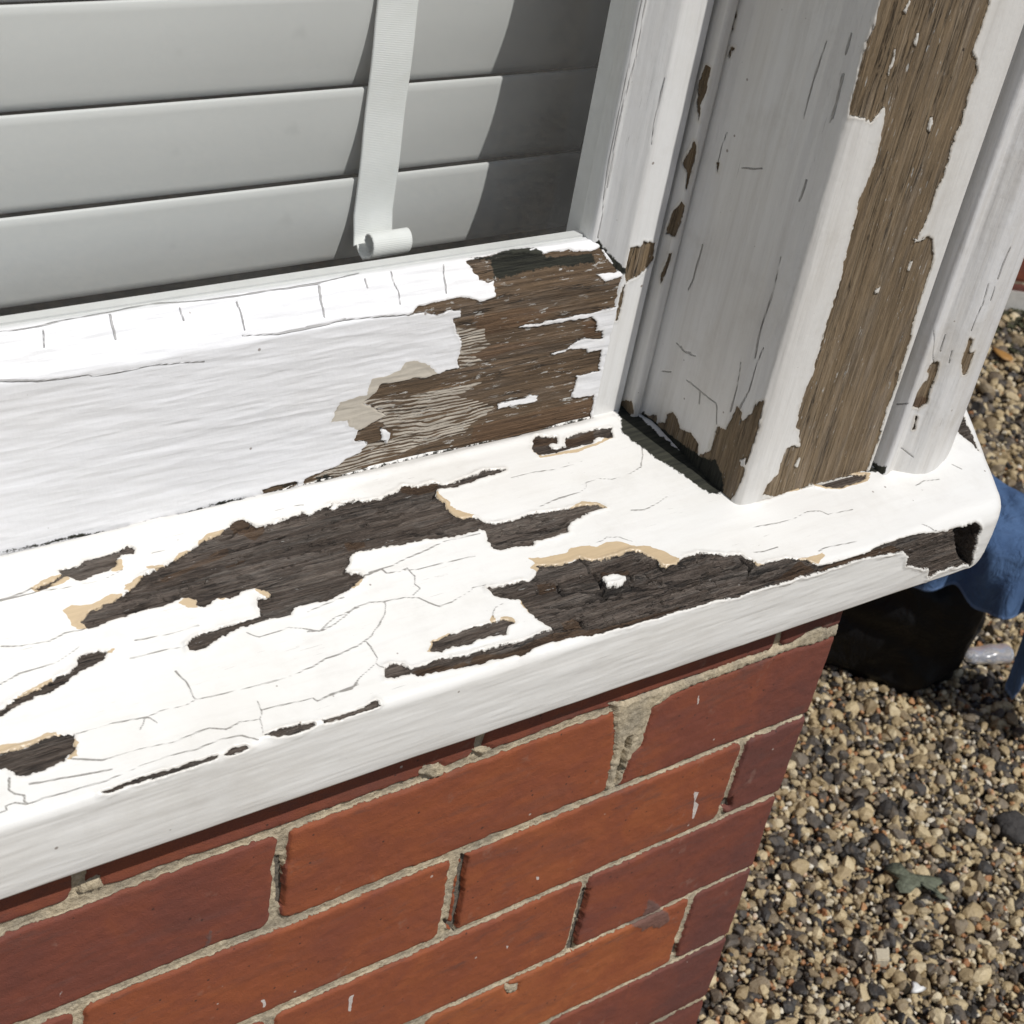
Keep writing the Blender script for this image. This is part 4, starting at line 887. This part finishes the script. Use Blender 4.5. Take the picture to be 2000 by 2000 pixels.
def cloth():
    N = NT('blue_cotton'); n = N.noise((1, 1, 1), 30, 4, .6); w = N.noise((1, 1, 1), 900, 2)
    cr = N.noise((28, 28, 14), 1, 5, .65, 1.6); col = N.mix(N.rng(n, .3, .7), (.055, .102, .205), (.085, .152, .285)); col = N.mix(N.math('MULTIPLY', N.rng(cr, .55, .75), .35), col, (.11, .17, .30)); col = N.mix(N.math('MULTIPLY', N.attr('hem'), .55), col, (.16, .25, .45))
    m = N.fin(col, .9, N.bump(w, .0006, .7, N.bump(cr, .010, .8)), .2)
    nu, nv_ = 170, 120; s = np.linspace(-.078, .30, nu); t = np.linspace(0, 1, nv_); S_, T_ = np.meshgrid(s, t, indexing='ij')
    fars = np.clip(.165-(S_+.029)*1.0, .07, .22); hang = .088+.006*np.sin(S_*62+.4)+.003*np.sin(S_*131)+.12*sst(S_, .074, .082)*(1-sst(S_, .094, .106))
    D = T_*(fars+hang); r = .020; k = D-(fars-r); ka = np.clip(k/r, 0, math.pi/2)
    f = np.where(k < 0, D-fars, -r+r*np.sin(ka)); z = np.where(k < 0, 0, -np.where(ka < math.pi/2-1e-6, r*(1-np.cos(ka)), r+k-r*math.pi/2))
    hg = sst(k, 0, .07)
    wav = .010*np.sin(S_*62+.9*np.sin(D*20))+.005*np.sin(S_*131+1.7)
    f = f+wav*hg*1.3; zz = z+((fbm(S_*16+3, D*12, 4, 3)-.5)*.030+.006*np.sin(S_*45+D*38))*(1-hg)
    base = np.array((.78, .335)); X = base[0]+BL[0]*S_+BF[0]*f; Y = base[1]+BL[1]*S_+BF[1]*f
    G = np.stack([X, Y, GZ+.292+zz], -1); G[..., 2] = np.maximum(G[..., 2], GZ+.012)
    o = grid_mesh('blue_cloth', G, m, None, dict(hem=(T_ > .975).astype(float))); md = o.modifiers.new('thickness', 'SOLIDIFY'); md.thickness = .0025
    # hem
    tag(o, 'blue cotton cloth with a wavy hem thrown over the black sack', 'cloth')
cloth()
def wrapper():
    N = NT('clear_plastic'); N.b.inputs['Transmission Weight'].default_value = .75; N.b.inputs['IOR'].default_value = 1.3
    m = N.fin((.82, .84, .90), .18)
    a, b, c, d = [np.array(p)*1e-4 for p in GR['wrap']]; e0, e1 = (a+c)/2, (b+d)/2; ax = e1-e0; L = np.hypot(*ax); ax /= L; pr_ = np.array((-ax[1], ax[0]))
    nu, nv_ = 40, 24; G = np.zeros((nu, nv_, 3))
    for i in range(nu):
        f = i/(nu-1); w = .017*math.sqrt(max(0, 1-(2*f-1)**8))*(.7+.3*f)+.0004
        for j in range(nv_):
            t = 2*math.pi*j/(nv_-1); p = e0+ax*L*f+pr_*w*math.cos(t); G[i, j] = (p[0], p[1], GZ+.016+w*.75*math.sin(t)*(1+.12*math.sin(f*14)))
    o = grid_mesh('plastic_wrapper', G, m); tag(o, 'small clear plastic tube lying on the gravel beside the black sack', 'plastic tube')
wrapper()

# ------------------------------------------------------------------ far garden wall
def far_wall():
    A = np.array((1.852, 1.115)); D = np.array((.84, -.5426)); D /= np.hypot(*D); Nn = np.array((-D[1], D[0]))*-1  # faces the camera
    if np.dot(Nn, np.array((-.643, -.474))-A) < 0: Nn = -Nn
    root = empty('garden_wall', (A[0], A[1], GZ), 'red brick wall with a pale painted plinth line standing beyond the gravel', 'wall')
    s = np.arange(-.75, 1.1, .006); z = np.arange(GZ+.045, GZ+1.0, .006); S_, Z_ = np.meshgrid(s, z, indexing='ij')
    bd, course, bid = brick_field(S_+.06, Z_-.012)
    h = sst(bd, -.5, 3)*.004; tone = .05+.35*_T[5][(course*5) & 255, (bid.astype(int)*11) & 255]
    G = np.stack([A[0]+D[0]*S_+Nn[0]*h, A[1]+D[1]*S_+Nn[1]*h, Z_], -1)
    cr = np.cross(np.append(D, 0), (0, 0, 1)); fl = np.dot(cr[:2], Nn) < 0
    zz = np.full(bd.shape, -12.)
    grid_mesh('brickwork', G, M_brick, root, dict(bd=bd, tone=tone, w=zz, i=zz), flip=bool(fl))
    bm = bmesh.new()
    def slab(s0, s1, d0, d1, z0, z1):
        vs = []
        for s_ in (s0, s1):
            for d_ in (d0, d1):
                for z_ in (z0, z1): p = A+D*s_+Nn*d_; vs.append(bm.verts.new((p[0], p[1], z_)))
        for f in ((0, 1, 3, 2), (4, 6, 7, 5), (0, 4, 5, 1), (2, 3, 7, 6), (0, 2, 6, 4), (1, 5, 7, 3)): bm.faces.new([vs[i] for i in f])
    slab(-.75, 1.1, -.02, .006, GZ-.02, GZ+.046); bm_obj('plinth', bm, flat('plinth_paint', (.60, .58, .54), .8, .001, 80, .15), root)
    bm = bmesh.new(); slab(-.75, 1.1, -.2, -.003, GZ-.02, GZ+1.0); bm_obj('wall_core', bm, M_mortar, root)
    # dark moss and leaf litter at its foot
    rs = np.random.RandomState(5); n = 5200; P = []; bmV = []; bmF = []
    s = rs.uniform(-.7, 1.0, n); d = np.abs(rs.normal(0, .085, n))+.008
    for i in range(n):
        c = A+D*s[i]+Nn*d[i]; a = rs.uniform(0, 6.28); L = rs.uniform(.004, .011); w = L*rs.uniform(.3, .7); z0 = GZ+rs.uniform(.002, .014)*max(.3, 1-d[i]*4)
        dx, dy = math.cos(a), math.sin(a); k = len(bmV); t = rs.uniform(-.004, .006)
        bmV += [(c[0]-dx*L, c[1]-dy*L, z0), (c[0]-dy*w, c[1]+dx*w, z0+.003), (c[0]+dx*L, c[1]+dy*L, z0+t), (c[0]+dy*w, c[1]-dx*w, z0+.002)]; bmF.append((k, k+1, k+2, k+3))
    o = np_mesh('moss', bmV, bmF, flat('moss_litter', (.060, .062, .028), .95, .001, 40, .6)); tag(o, 'dark moss and leaf litter along the foot of the far brick wall', 'moss', kind='stuff')
far_wall()
